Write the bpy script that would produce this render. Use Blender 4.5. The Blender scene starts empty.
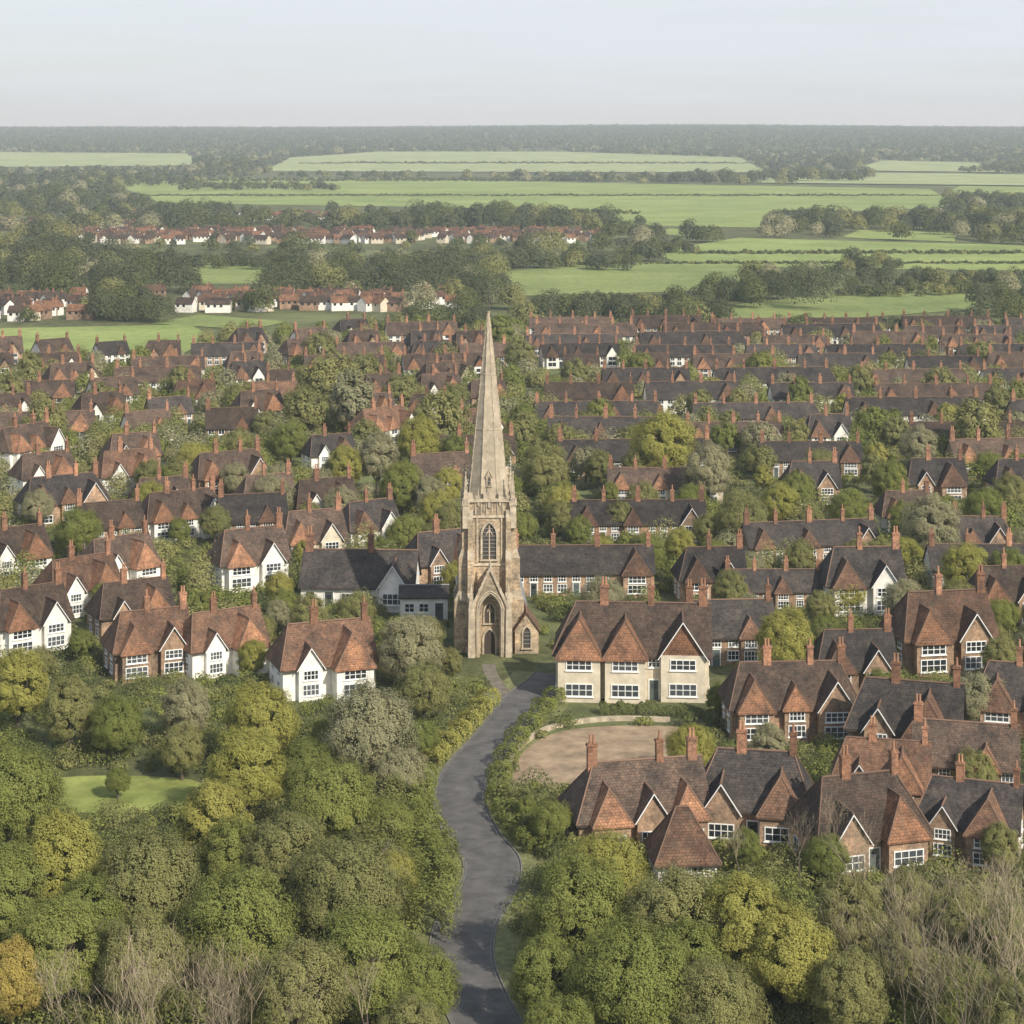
import bpy, math, random
import numpy as np
from mathutils import Vector, Matrix
random.seed(7)
rng = np.random.default_rng(11)
sc = bpy.context.scene
COL = sc.collection
F = 2000.0; H = 58.0; HY = 128.0

# ------------------------------------------------------------------ terrain
def gz(x, y):
    t = min(1.0, max(0.0, (y-2500.0)/4500.0))
    t = t*t*(3-2*t)
    return t*(51.0 + 5*math.sin(x/1100.0+1.0) + 2.5*math.sin(x/370.0))
def ground(px, py):
    """position on the ground for a bearing / depression read off the photo survey"""
    lo, hi = 50.0, 9000.0
    d = F*H/max(py-HY, 1e-3)
    if d > 2500:
        for _ in range(40):
            m = 0.5*(lo+hi)
            x = (px-512)*m/F
            if HY+F*(H-gz(x, m))/m > py: lo = m
            else: hi = m
        d = 0.5*(lo+hi)
    x = (px-512)*d/F
    return Vector((x, d, gz(x, d)))

# ------------------------------------------------------------------ materials
def new_mat(name):
    m = bpy.data.materials.new(name); m.use_nodes = True
    nt = m.node_tree; nt.nodes.clear()
    return m, nt, nt.nodes, nt.links
def principled(ns, ls, rough=0.85, spec=0.3):
    o = ns.new('ShaderNodeOutputMaterial'); b = ns.new('ShaderNodeBsdfPrincipled')
    b.inputs['Roughness'].default_value = rough
    b.inputs['Specular IOR Level'].default_value = spec
    ls.new(b.outputs[0], o.inputs[0]); return b
def mixc(ns, ls, fac, a, b, blend='MIX'):
    m = ns.new('ShaderNodeMix'); m.data_type = 'RGBA'; m.blend_type = blend
    for sock, v in ((m.inputs[0], fac), (m.inputs[6], a), (m.inputs[7], b)):
        if hasattr(v, 'is_linked') or hasattr(v, 'links'): ls.new(v, sock)
        elif isinstance(v, (int, float)): sock.default_value = v
        else: sock.default_value = (*v, 1)
    return m.outputs[2]
def noise(ns, ls, vec, scale, detail=4, rough=0.6):
    n = ns.new('ShaderNodeTexNoise'); n.inputs['Scale'].default_value = scale
    n.inputs['Detail'].default_value = detail; n.inputs['Roughness'].default_value = rough
    if vec is not None: ls.new(vec, n.inputs['Vector'])
    return n.outputs[0]
def ramp(ns, ls, fac, p0, p1, c0=(0,0,0), c1=(1,1,1)):
    r = ns.new('ShaderNodeValToRGB'); r.color_ramp.elements[0].position = p0; r.color_ramp.elements[1].position = p1
    r.color_ramp.elements[0].color = (*c0, 1); r.color_ramp.elements[1].color = (*c1, 1)
    ls.new(fac, r.inputs[0]); return r.outputs[0]
def mapr(ns, ls, v, a, b):
    m = ns.new('ShaderNodeMapRange'); m.inputs[3].default_value = a; m.inputs[4].default_value = b
    ls.new(v, m.inputs[0]); return m.outputs[0]
def gray(ns, ls, v):
    k = ns.new('ShaderNodeCombineColor')
    for i in range(3): ls.new(v, k.inputs[i])
    return k.outputs[0]

def tile_mat(name, c1, c2, bw=0.34, rh=0.27, vary=0.35, bump=0.5, mortar=0.4, moss=0.25):
    m, nt, ns, ls = new_mat(name); b = principled(ns, ls, 0.82, 0.25)
    tc = ns.new('ShaderNodeTexCoord'); geo = ns.new('ShaderNodeNewGeometry'); oi = ns.new('ShaderNodeObjectInfo')
    br = ns.new('ShaderNodeTexBrick'); br.inputs['Scale'].default_value = 1.0
    br.inputs['Brick Width'].default_value = bw; br.inputs['Row Height'].default_value = rh
    br.inputs['Mortar Size'].default_value = 0.022; br.inputs['Mortar Smooth'].default_value = 0.3
    br.inputs['Color1'].default_value = (*c1, 1); br.inputs['Color2'].default_value = (*c2, 1)
    br.inputs['Mortar'].default_value = (*[v*mortar for v in c1], 1)
    ls.new(tc.outputs['UV'], br.inputs['Vector'])
    n1 = noise(ns, ls, geo.outputs['Position'], 0.5, 4, 0.65)
    n2 = noise(ns, ls, geo.outputs['Position'], 3.2, 3, 0.7)
    dark = ramp(ns, ls, n1, 0.3, 0.7, (0.5, 0.53, 0.57), (1.5, 1.4, 1.3))
    c = mixc(ns, ls, 1.0, br.outputs['Color'], dark, 'MULTIPLY')
    fine = ramp(ns, ls, n2, 0.3, 0.75, (0.55, 0.55, 0.55), (1.45, 1.4, 1.35))
    c = mixc(ns, ls, 1.0, c, fine, 'MULTIPLY')
    c = mixc(ns, ls, 1.0, c, gray(ns, ls, mapr(ns, ls, oi.outputs['Random'], 1-vary, 1+vary)), 'MULTIPLY')
    if moss:
        n3 = noise(ns, ls, geo.outputs['Position'], 0.9, 4, 0.75)
        mf = ramp(ns, ls, n3, 0.52, 0.75, (0, 0, 0), (moss*2.4,)*3)
        c = mixc(ns, ls, mf, c, (0.10, 0.09, 0.065))
    ls.new(c, b.inputs['Base Color'])
    bp = ns.new('ShaderNodeBump'); bp.inputs['Strength'].default_value = bump; bp.inputs['Distance'].default_value = 0.05
    inv = ns.new('ShaderNodeMath'); inv.operation = 'SUBTRACT'; ls.new(n2, inv.inputs[0]); ls.new(br.outputs['Fac'], inv.inputs[1])
    ls.new(inv.outputs[0], bp.inputs['Height']); ls.new(bp.outputs[0], b.inputs['Normal'])
    return m
def plain_mat(name, c, rough=0.8, var=0.25, scale=1.5, spec=0.3, objvar=0.0):
    m, nt, ns, ls = new_mat(name); b = principled(ns, ls, rough, spec)
    geo = ns.new('ShaderNodeNewGeometry')
    n1 = noise(ns, ls, geo.outputs['Position'], scale, 4, 0.65)
    cc = mixc(ns, ls, 1.0, c, ramp(ns, ls, n1, 0.3, 0.72, (1-var,)*3, (1+var*0.6,)*3), 'MULTIPLY')
    if objvar:
        oi = ns.new('ShaderNodeObjectInfo')
        cc = mixc(ns, ls, 1.0, cc, gray(ns, ls, mapr(ns, ls, oi.outputs['Random'], 1-objvar, 1+objvar)), 'MULTIPLY')
    ls.new(cc, b.inputs['Base Color'])
    bp = ns.new('ShaderNodeBump'); bp.inputs['Strength'].default_value = 0.25; bp.inputs['Distance'].default_value = 0.03
    ls.new(n1, bp.inputs['Height']); ls.new(bp.outputs[0], b.inputs['Normal'])
    return m
def leaf_mat(name, ca, cb, trans=0.38):
    m, nt, ns, ls = new_mat(name)
    o = ns.new('ShaderNodeOutputMaterial'); d = ns.new('ShaderNodeBsdfDiffuse'); t = ns.new('ShaderNodeBsdfTranslucent')
    mx = ns.new('ShaderNodeMixShader'); mx.inputs[0].default_value = trans
    geo = ns.new('ShaderNodeNewGeometry'); oi = ns.new('ShaderNodeObjectInfo')
    n1 = noise(ns, ls, geo.outputs['Position'], 0.3, 2, 0.6)
    f = ns.new('ShaderNodeMath'); f.operation = 'ADD'; ls.new(oi.outputs['Random'], f.inputs[0]); ls.new(n1, f.inputs[1])
    g = ns.new('ShaderNodeMath'); g.operation = 'SUBTRACT'; ls.new(f.outputs[0], g.inputs[0]); g.inputs[1].default_value = 0.5; g.use_clamp = True
    c = mixc(ns, ls, g.outputs[0], ca, cb)
    c = mixc(ns, ls, 1.0, c, gray(ns, ls, mapr(ns, ls, geo.outputs['Random Per Island'], 0.75, 1.25)), 'MULTIPLY')
    ls.new(c, d.inputs[0]); ls.new(c, t.inputs[0])
    ls.new(d.outputs[0], mx.inputs[1]); ls.new(t.outputs[0], mx.inputs[2]); ls.new(mx.outputs[0], o.inputs[0])
    return m

M_roof = {
 'brown': tile_mat('brown_tiles', (0.112, 0.080, 0.062), (0.074, 0.056, 0.046)),
 'dark':  tile_mat('dark_tiles', (0.066, 0.058, 0.054), (0.044, 0.040, 0.040)),
 'red':   tile_mat('russet_tiles', (0.175, 0.103, 0.068), (0.125, 0.078, 0.055)),
 'orange': tile_mat('orange_tiles', (0.32, 0.172, 0.10), (0.24, 0.13, 0.08)),
}
M_ridge = plain_mat('ridge_tile', (0.17, 0.105, 0.072), objvar=0.3)
M_brick = tile_mat('brick_wall', (0.32, 0.23, 0.16), (0.25, 0.18, 0.13), 0.3, 0.12, 0.25, 0.2, 1.3, 0.0)
M_chim = tile_mat('chimney_brick', (0.28, 0.155, 0.10), (0.20, 0.115, 0.075), 0.3, 0.14, 0.3, 0.3, 1.2, 0.0)
M_pot = plain_mat('terracotta', (0.38, 0.20, 0.115), objvar=0.2)
M_cream = plain_mat('cream_render', (0.68, 0.60, 0.46), var=0.25, scale=0.9, objvar=0.12)
M_white = plain_mat('white_render', (0.82, 0.79, 0.72), var=0.22, scale=0.9, objvar=0.08)
M_frame = plain_mat('white_paint', (0.84, 0.84, 0.81), 0.5, 0.08, 3)
M_timber = plain_mat('dark_timber', (0.06, 0.045, 0.035), 0.7, 0.2, 3)
M_door = plain_mat('door_paint', (0.08, 0.10, 0.09), 0.5, 0.1, 3, objvar=0.5)
def glass_mat():
    m, nt, ns, ls = new_mat('window_glass'); b = principled(ns, ls, 0.12, 0.6)
    oi = ns.new('ShaderNodeObjectInfo'); r = ramp(ns, ls, oi.outputs['Random'], 0.2, 1.0, (0.02, 0.025, 0.03), (0.10, 0.11, 0.12))
    ls.new(r, b.inputs['Base Color']); return m
M_glass = glass_mat()
M_stone = tile_mat('church_limestone', (0.46, 0.375, 0.265), (0.37, 0.305, 0.215), 0.75, 0.38, 0.05, 0.5, 0.68, 0.2)
M_stone2 = plain_mat('dressed_limestone', (0.49, 0.41, 0.30), var=0.45, scale=1.4)
M_spire = plain_mat('spire_limestone', (0.44, 0.37, 0.27), var=0.38, scale=0.8)
M_lead = plain_mat('grey_slate_roof', (0.22, 0.23, 0.23), 0.6, 0.2, 0.8)
M_dark = plain_mat('dark_louvre', (0.075, 0.06, 0.045), 0.8)
M_iron = plain_mat('weathered_iron', (0.09, 0.08, 0.06), 0.6)
M_bark = plain_mat('bark', (0.13, 0.105, 0.08), 0.9, 0.4, 6)
M_twig = plain_mat('pale_twig', (0.32, 0.26, 0.175), 0.9, 0.35, 2, objvar=0.25)

LEAF = {
 'green':  leaf_mat('leaf_green', (0.215, 0.24, 0.070), (0.27, 0.285, 0.085)),
 'yellow': leaf_mat('leaf_yellow_green', (0.34, 0.335, 0.09), (0.40, 0.375, 0.11)),
 'olive':  leaf_mat('leaf_olive', (0.25, 0.25, 0.10), (0.31, 0.30, 0.12)),
 'dark':   leaf_mat('leaf_dark', (0.13, 0.152, 0.060), (0.175, 0.19, 0.072)),
 'pale':   leaf_mat('leaf_grey_green', (0.32, 0.31, 0.18), (0.37, 0.345, 0.20)),
 'gold':   leaf_mat('leaf_gold', (0.54, 0.41, 0.12), (0.44, 0.36, 0.11)),
 'wood':   leaf_mat('leaf_woodland', (0.085, 0.10, 0.054), (0.125, 0.14, 0.072)),
}
LNAME = {'green': 'green', 'yellow': 'yellow-green', 'olive': 'olive green', 'dark': 'dark green', 'pale': 'pale grey-green', 'gold': 'golden autumn', 'wood': 'dark olive'}

# ------------------------------------------------------------------ mesh builder
class MB:
    def __init__(s): s.v = []; s.f = []; s.mi = []; s.mats = []; s.M = None
    def mid(s, m):
        if m not in s.mats: s.mats.append(m)
        return s.mats.index(m)
    def add(s, vs, fs, m):
        o = len(s.v); k = s.mid(m)
        for v in vs:
            v = Vector(v)
            s.v.append(tuple(s.M @ v) if s.M is not None else tuple(v))
        for f in fs: s.f.append(tuple(i+o for i in f)); s.mi.append(k)
    def box(s, cx, cy, z0, w, d, h, m, tw=None, td=None):
        tw = w if tw is None else tw; td = d if td is None else td
        vs = [(cx-w/2, cy-d/2, z0), (cx+w/2, cy-d/2, z0), (cx+w/2, cy+d/2, z0), (cx-w/2, cy+d/2, z0),
              (cx-tw/2, cy-td/2, z0+h), (cx+tw/2, cy-td/2, z0+h), (cx+tw/2, cy+td/2, z0+h), (cx-tw/2, cy+td/2, z0+h)]
        s.add(vs, [(0, 3, 2, 1), (4, 5, 6, 7), (0, 1, 5, 4), (1, 2, 6, 5), (2, 3, 7, 6), (3, 0, 4, 7)], m)
    def tube(s, p, q, r0, r1, n, m):
        p = Vector(p); q = Vector(q); a = (q-p)
        if a.length < 1e-6: return
        a.normalize(); u = a.orthogonal().normalized(); w = a.cross(u)
        vs = [p+(u*math.cos(2*math.pi*i/n)+w*math.sin(2*math.pi*i/n))*r0 for i in range(n)]
        vs += [q+(u*math.cos(2*math.pi*i/n)+w*math.sin(2*math.pi*i/n))*r1 for i in range(n)]
        fs = [(i, (i+1) % n, n+(i+1) % n, n+i) for i in range(n)]
        fs.append(tuple(reversed(range(n)))); fs.append(tuple(range(n, 2*n)))
        s.add(vs, fs, m)
    def poly_prism(s, n, r0, r1, z0, z1, cx, cy, m, rot=0.0):
        vs = [(cx+r0*math.cos(rot+2*math.pi*i/n), cy+r0*math.sin(rot+2*math.pi*i/n), z0) for i in range(n)]
        vs += [(cx+r1*math.cos(rot+2*math.pi*i/n), cy+r1*math.sin(rot+2*math.pi*i/n), z1) for i in range(n)]
        fs = [(i, (i+1) % n, n+(i+1) % n, n+i) for i in range(n)]
        fs.append(tuple(reversed(range(n)))); fs.append(tuple(range(n, 2*n)))
        s.add(vs, fs, m)
    def roof(s, cx, cy, L, D, z0, rh, axis, ha, hb, m, mr=None, t=0.16):
        """pitched roof, ridge along axis; ha/hb = hip inset at the two ends (0 = gable)"""
        def P(a, b, z): return (cx+a, cy+b, z) if axis == 'x' else (cx-b, cy+a, z)
        top = [P(-L/2, -D/2, z0), P(L/2, -D/2, z0), P(L/2, D/2, z0), P(-L/2, D/2, z0), P(-L/2+ha, 0, z0+rh), P(L/2-hb, 0, z0+rh)]
        bot = [(x, y, z-t) for x, y, z in top]
        fs = [(0, 1, 5, 4), (2, 3, 4, 5)]
        if ha > 0: fs.append((3, 0, 4))
        if hb > 0: fs.append((1, 2, 5))
        fb = [tuple(i+6 for i in reversed(f)) for f in fs]
        rim = [(1, 0, 6, 7), (3, 2, 8, 9)]
        rim += [(0, 3, 9, 6)] if ha > 0 else [(0, 4, 10, 6), (4, 3, 9, 10)]
        rim += [(2, 1, 7, 8)] if hb > 0 else [(2, 5, 11, 8), (5, 1, 7, 11)]
        s.add(top+bot, fs+fb+rim, m)
        if mr is not None:
            up = Vector((0, 0, 0.03))
            s.tube(Vector(top[4])+up, Vector(top[5])+up, 0.12, 0.12, 5, mr)
            for i, e in ((0, 4), (3, 4)):
                if ha > 0: s.tube(Vector(top[i])+up, Vector(top[e])+up, 0.08, 0.08, 4, mr)
            for i, e in ((1, 5), (2, 5)):
                if hb > 0: s.tube(Vector(top[i])+up, Vector(top[e])+up, 0.08, 0.08, 4, mr)
    def finish(s, name):
        me = bpy.data.meshes.new(name); me.from_pydata(s.v, [], s.f)
        for m in s.mats: me.materials.append(m)
        me.polygons.foreach_set('material_index', s.mi)
        uv = me.uv_layers.new(name='UVMap')
        me.update()
        for p in me.polygons:
            n = p.normal
            if abs(n.z) > 0.98: t = Vector((1, 0, 0)); b = Vector((0, 1, 0))
            else: t = Vector((-n.y, n.x, 0)).normalized(); b = n.cross(t)
            for li in p.loop_indices:
                co = me.vertices[me.loops[li].vertex_index].co
                uv.data[li].uv = (co.dot(t), co.dot(b))
        return me

def obj(name, data, parent=None, loc=(0, 0, 0), rz=0.0, scale=None):
    o = bpy.data.objects.new(name, data); COL.objects.link(o)
    o.location = loc; o.rotation_euler = (0, 0, rz)
    if scale is not None: o.scale = scale if hasattr(scale, '__len__') else (scale,)*3
    if parent is not None: o.parent = parent
    return o
def tag(o, label, cat, group=None):
    o['label'] = label; o['category'] = cat
    if group: o['group'] = group
def struct(o): o['kind'] = 'structure'; return o

# leaf clouds ----------------------------------------------------------
def quads_mesh(name, C, Nn, size, mats, aspect=1.0, long_dir=None):
    n = len(C)
    Nn = Nn/np.maximum(np.linalg.norm(Nn, axis=1, keepdims=True), 1e-6)
    if long_dir is None:
        r = rng.normal(size=(n, 3)); T = np.cross(Nn, r)
    else: T = long_dir
    T = T/np.maximum(np.linalg.norm(T, axis=1, keepdims=True), 1e-6)
    B = np.cross(Nn, T); B /= np.maximum(np.linalg.norm(B, axis=1, keepdims=True), 1e-6)
    hs = (size/2).reshape(-1, 1)
    T = T*hs; B = B*hs*aspect
    V = np.stack([C-T, C-B*0.9+T*0.1, C+T, C+B*0.9+T*0.1], axis=1).reshape(-1, 3)
    me = bpy.data.meshes.new(name)
    me.vertices.add(4*n); me.vertices.foreach_set('co', V.astype(np.float32).ravel())
    me.loops.add(4*n); me.loops.foreach_set('vertex_index', np.arange(4*n, dtype=np.int32))
    me.polygons.add(n); me.polygons.foreach_set('loop_start', np.arange(0, 4*n, 4, dtype=np.int32))
    for m in mats: me.materials.append(m)
    me.update(calc_edges=True)
    return me
def unit(n):
    v = rng.normal(size=(n, 3)); return v/np.linalg.norm(v, axis=1, keepdims=True)
def crown_points(nleaf, R=3.6, zc=5.5, rz=3.6, lobes=34, sub=9, leaf=0.28):
    i = np.arange(lobes)+.5; cz = 1-1.65*i/lobes; ph = i*2.39996+rng.random()*6
    L = np.stack([np.sqrt(np.maximum(0, 1-cz**2))*np.cos(ph), np.sqrt(np.maximum(0, 1-cz**2))*np.sin(ph), cz], 1)+.13*rng.normal(size=(lobes, 3))
    L /= np.linalg.norm(L, axis=1, keepdims=True)
    rl = rng.uniform(0.22, 0.32, len(L))*R
    rad = rng.uniform(0.68, 0.80, len(L)).reshape(-1, 1)
    Lc = L*rad*np.array([R, R, rz]) + np.array([0, 0, zc])
    Sd = unit(len(L)*sub); li = np.repeat(np.arange(len(L)), sub)
    Sc = Lc[li] + Sd*(rl[li]*0.66).reshape(-1, 1)
    sr = rl[li]*rng.uniform(0.32, 0.58, len(li))
    k = rng.integers(0, len(li), nleaf)
    d = unit(nleaf)
    rr = sr[k]*(0.72+0.36*rng.random(nleaf))
    C = Sc[k] + d*rr.reshape(-1, 1)
    q = (C-np.array([0, 0, zc]))/np.array([R, R, rz]); keep = np.linalg.norm(q, axis=1) > 0.58
    C = C[keep]; d = d[keep]; ll = Sd[k][keep]
    out = C-np.array([0, 0, zc-1.2]); out /= np.linalg.norm(out, axis=1, keepdims=True)
    Nn = 0.25*d + 0.25*ll + 1.1*out + 0.30*unit(len(C))
    size = leaf*rng.uniform(0.6, 1.35, len(C))
    return C, Nn, size
def trunk_mesh(seed, R=3.6):
    r = random.Random(seed); mb = MB()
    p = Vector((0, 0, -0.4)); pts = [p]
    for i in range(4): pts.append(Vector((r.uniform(-.15, .15)*i, r.uniform(-.15, .15)*i, 0.8*(i+1))))
    rad = [0.34, 0.25, 0.21, 0.18, 0.15]
    for i in range(4): mb.tube(pts[i], pts[i+1], rad[i], rad[i+1], 8, M_bark)
    for i in range(9):
        a = i*2.4+r.random(); st = pts[2+i % 3]
        e1 = st+Vector((math.cos(a)*1.0, math.sin(a)*1.0, 1.2+r.random()*0.5))
        e2 = e1+Vector((math.cos(a)*R*0.3, math.sin(a)*R*0.3, 1.2+r.random()*1.4))
        e3 = e2+Vector((math.cos(a+.5)*R*0.2, math.sin(a+.5)*R*0.2, 0.9))
        mb.tube(st, e1, 0.11, 0.08, 6, M_bark); mb.tube(e1, e2, 0.08, 0.045, 5, M_bark); mb.tube(e2, e3, 0.045, 0.02, 4, M_bark)
    mb.tube(pts[4], pts[4]+Vector((0.2, 0.1, 3)), 0.15, 0.04, 6, M_bark)
    return mb.finish('trunk')
HI = []; MID = []
shapes = [(3.9, 5.0, 4.2), (3.5, 5.1, 4.4), (4.3, 4.8, 4.0), (3.2, 5.2, 4.6), (4.0, 4.9, 4.3), (3.7, 5.0, 4.0), (4.5, 4.9, 4.1)]
for i, (R, zc, rz) in enumerate(shapes):
    C, Nn, s = crown_points(66000, R, zc, rz, 64, 8, 0.135)
    HI.append((quads_mesh('leaf_crown', C, Nn, s, [LEAF['green']], 0.8), trunk_mesh(i, R)))
    C, Nn, s = crown_points(11000, R, zc, rz, 40, 8, 0.30)
    MID.append((quads_mesh('leaf_crown_small', C, Nn, s, [LEAF['green']], 0.85), HI[-1][1]))
def bare_mesh(seed, shrubby=False):
    r = random.Random(seed); mb = MB(); tips = []
    def br(p, d, L, rad, lv):
        q = p+d*L; mb.tube(p, q, rad, rad*0.62, 5 if lv < 2 else 3, M_twig if lv > 1 else M_bark)
        if lv >= 4: tips.append((q, d)); return
        if lv >= 2: tips.append((p+d*L*0.5, d)); tips.append((q, d))
        for i in range(r.choice([2, 3, 3]) if lv < 3 else 2):
            nd = (d+Vector((r.gauss(0, .32), r.gauss(0, .32), r.gauss(0.16, .2)))).normalized()
            br(q, nd, L*r.uniform(.6, .85), rad*0.55, lv+1)
    if shrubby:
        for i in range(4):
            a = r.random()*6.28
            br(Vector((math.cos(a)*.6, math.sin(a)*.6, -0.2)), Vector((math.cos(a)*.3, math.sin(a)*.3, 1)).normalized(), 2.1, 0.026, 1)
    else: br(Vector((0, 0, -0.3)), Vector((0, 0, 1)), 2.9, 0.09, 0)
    trunk = mb.finish('bare_branches')
    n = 4; C = []; D = []
    for q, d in tips:
        for k in range(n if len(tips) < 120 else 3):
            dd = (d+Vector((r.gauss(0, .5), r.gauss(0, .5), r.gauss(.35, .35)))).normalized()
            C.append(q+dd*0.4+Vector((r.gauss(0, .3), r.gauss(0, .3), r.gauss(0, .3)))); D.append(dd)
    C = np.array([tuple(c) for c in C]); D = np.array([tuple(c) for c in D])
    Nn = np.cross(D, unit(len(D)))
    return trunk, quads_mesh('twigs', C, Nn, rng.uniform(0.5, 1.3, len(C)), [M_twig], 0.020, D)
BARE = [bare_mesh(3), bare_mesh(8), bare_mesh(5, True), bare_mesh(9, True)]

HOUSES = []
ntree = [0]
def add_tree(x, y, h, kind='green', near=True, variant=None, wide=1.0):
    k = variant if variant is not None else random.randrange(len(HI))
    crown, trunk = (HI if near else MID)[k]
    s = h/9.6
    e = obj('broadleaf_tree', None, None, (x, y, 0), random.random()*6.28, (s*wide, s*wide, s)); e.empty_display_size = 1
    obj('trunk', trunk, e); c = obj('crown', crown, e)
    c.material_slots[0].link = 'OBJECT'; c.material_slots[0].material = LEAF[kind]
    size = 'tall' if h > 11 else ('small' if h < 6.5 else 'medium-sized')
    tag(e, '%s %s broadleaf tree with a dense rounded crown' % (size, LNAME[kind]), 'tree', 'broadleaf trees of the village')
    ntree[0] += 1
def tree_px(cx, cy, D, kind='green', near=True, wide=1.0):
    base = cy+0.58*D
    s = (base-HY)/H; h = D/(0.84*s)
    g = ground(cx, base); add_tree(g.x, g.y, h, kind, near, wide=wide)
    return g

# ------------------------------------------------------------------ houses
def add_window(mb, w, h, nx, ny):
    mb.box(0, -0.012, -h/2, w-0.1, 0.02, h, M_glass)
    b = 0.10
    for x in (-w/2+b/2, w/2-b/2): mb.box(x, -0.035, -h/2, b, 0.09, h, M_frame)
    for z in (-h/2, h/2-b): mb.box(0, -0.037, z, w-2*b, 0.08, b, M_frame)
    for i in range(1, nx): mb.box(-w/2+w*i/nx, -0.03, -h/2+b, 0.075, 0.06, h-2*b, M_frame)
    for j in range(1, ny): mb.box(0, -0.028, -h/2+h*j/ny-0.03, w-2*b, 0.05, 0.06, M_frame)
    mb.box(0, -0.07, -h/2-0.09, w+0.2, 0.16, 0.085, M_frame)
_win = {}
def window_mesh(w, h, nx, ny):
    k = (w, h, nx, ny)
    if k not in _win:
        mb = MB(); add_window(mb, w, h, nx, ny); _win[k] = mb.finish('window')
    return _win[k]
def add_door(mb):
    mb.box(0, -0.03, 0, 0.95, 0.06, 2.05, M_door)
    for x in (-0.53, 0.53): mb.box(x, -0.04, 0, 0.11, 0.1, 2.05, M_frame)
    mb.box(0, -0.04, 2.05, 1.17, 0.1, 0.12, M_frame)
    mb.box(0, -0.075, 1.2, 0.5, 0.03, 0.5, M_glass)
    mb.box(0.36, -0.08, 0.98, 0.06, 0.05, 0.06, M_frame)
_dm = MB(); add_door(_dm); DOOR = _dm.finish('door')
def add_chimney(mb, zb, zt, w, d, pots):
    mb.box(0, 0, zb, w, d, zt-zb, M_chim)
    mb.box(0, 0, zt, w+0.18, d+0.18, 0.14, M_chim); mb.box(0, 0, zt+0.14, w+0.06, d+0.06, 0.1, M_chim)
    for i in range(pots):
        x = (i-(pots-1)/2)*0.34
        mb.poly_prism(8, 0.14, 0.10, zt+0.24, zt+1.0, x, 0, M_pot)
        mb.poly_prism(8, 0.13, 0.13, zt+1.0, zt+1.08, x, 0, M_pot)

PAL = {
 'cream': (M_cream, 'brown', 'orange', 'cream walls and brown tiled roof'),
 'white': (M_white, 'brown', 'orange', 'white walls and brown tiled roof'),
 'brick': (M_brick, 'dark', 'red', 'brick walls and dark tiled roof'),
 'red':   (M_brick, 'brown', 'orange', 'brick walls and brown tiled roof'),
 'rust':  (M_brick, 'red', 'orange', 'brick walls and russet tiled roof'),
 'wdark': (M_white, 'dark', 'red', 'white walls and dark tiled roof'),
 'wor':   (M_white, 'red', 'orange', 'white walls and russet tiled roof'),
}
TYPES = {
 'cottage': dict(W=10, D=6.8, e=4.0, rh=3.9, ends=(1.9, 0), wings=[(-2.5, 3.7, 1.3, 1.3), (2.4, 3.3, 0.9, 0)], ch=[4.7, -0.1]),
 'pair': dict(W=14.5, D=7, e=4.0, rh=3.9, ends=(1.9, 1.9), wings=[(-4.7, 3.8, 1.4, 1.4), (4.4, 4.0, 1.5, 0), (0, 2.8, .7, .9)], ch=[-2.6, 2.4, 6.0]),
 'terrace': dict(W=24, D=6.8, e=3.8, rh=3.3, ends=(0, 0), wings=[(-9.4, 3.4, 1.1, 1.2), (-1.2, 3.0, 1.0, 1.1), (9.3, 3.6, 1.2, 0)], ch=[-11.5, -6.2, 0, 6.2, 11.5]),
 'longrow': dict(W=32, D=6.8, e=3.7, rh=3.2, ends=(0, 1.6), wings=[(-12.5, 3.2, 1.0, 1.1), (3.4, 3.2, 1.0, 1.2)], ch=[-15.4, -8.2, 0, 8.2, 14]),
 'range': dict(W=22, D=6.8, e=3.8, rh=3.3, ends=(0, 0), wings=[(8.2, 4.2, 1.4, 1.5)], ch=[-10.4, -4.5, 2.4, 10.4]),
 'plain': dict(W=11, D=6.6, e=3.9, rh=3.6, ends=(0, 0), wings=[(2.2, 2.6, .5, .9)], ch=[-5.1, 5.1]),
 'gabled': dict(W=11, D=6.8, e=4.0, rh=3.9, ends=(1.8, 0), wings=[(2.5, 4.4, 2.2, 1.6), (-2.4, 2.8, .8, 0)], ch=[-1.0, 5.1]),
 'villa': dict(W=16, D=8, e=4.9, rh=4.2, ends=(2.4, 0), wings=[(-5.5, 4.4, 1.6, 1.9), (-0.7, 4.2, 1.6, 1.7), (5.3, 4.6, 0.9, 0)], ch=[-3.0, 2.0, 7.5]),
 'hut': dict(W=5.4, D=5.2, e=2.2, rh=3.7, ends=(2.5, 2.5), wings=[], ch=[]),
 'barn': dict(W=12.5, D=6.8, e=3.4, rh=4.0, ends=(2.6, 0), wings=[(-3.4, 3.4, 1.3, 1.6), (0.6, 3.0, 0.8, 0), (4.2, 3.2, 1.2, 1.5)], ch=[-4.2, 2.4, 5.6]),
 'lodge': dict(W=10.5, D=6.8, e=3.4, rh=4.1, ends=(2.2, 2.0), wings=[(2.6, 3.8, 1.5, 1.9), (-2.8, 3.2, 1.4, 0)], ch=[-1.2, 3.6]),
 'low': dict(W=13, D=6.8, e=2.9, rh=3.2, ends=(0, 0), wings=[(4.2, 3.2, 1.0, 0)], ch=[-6.0, 1.2]),
}
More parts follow.
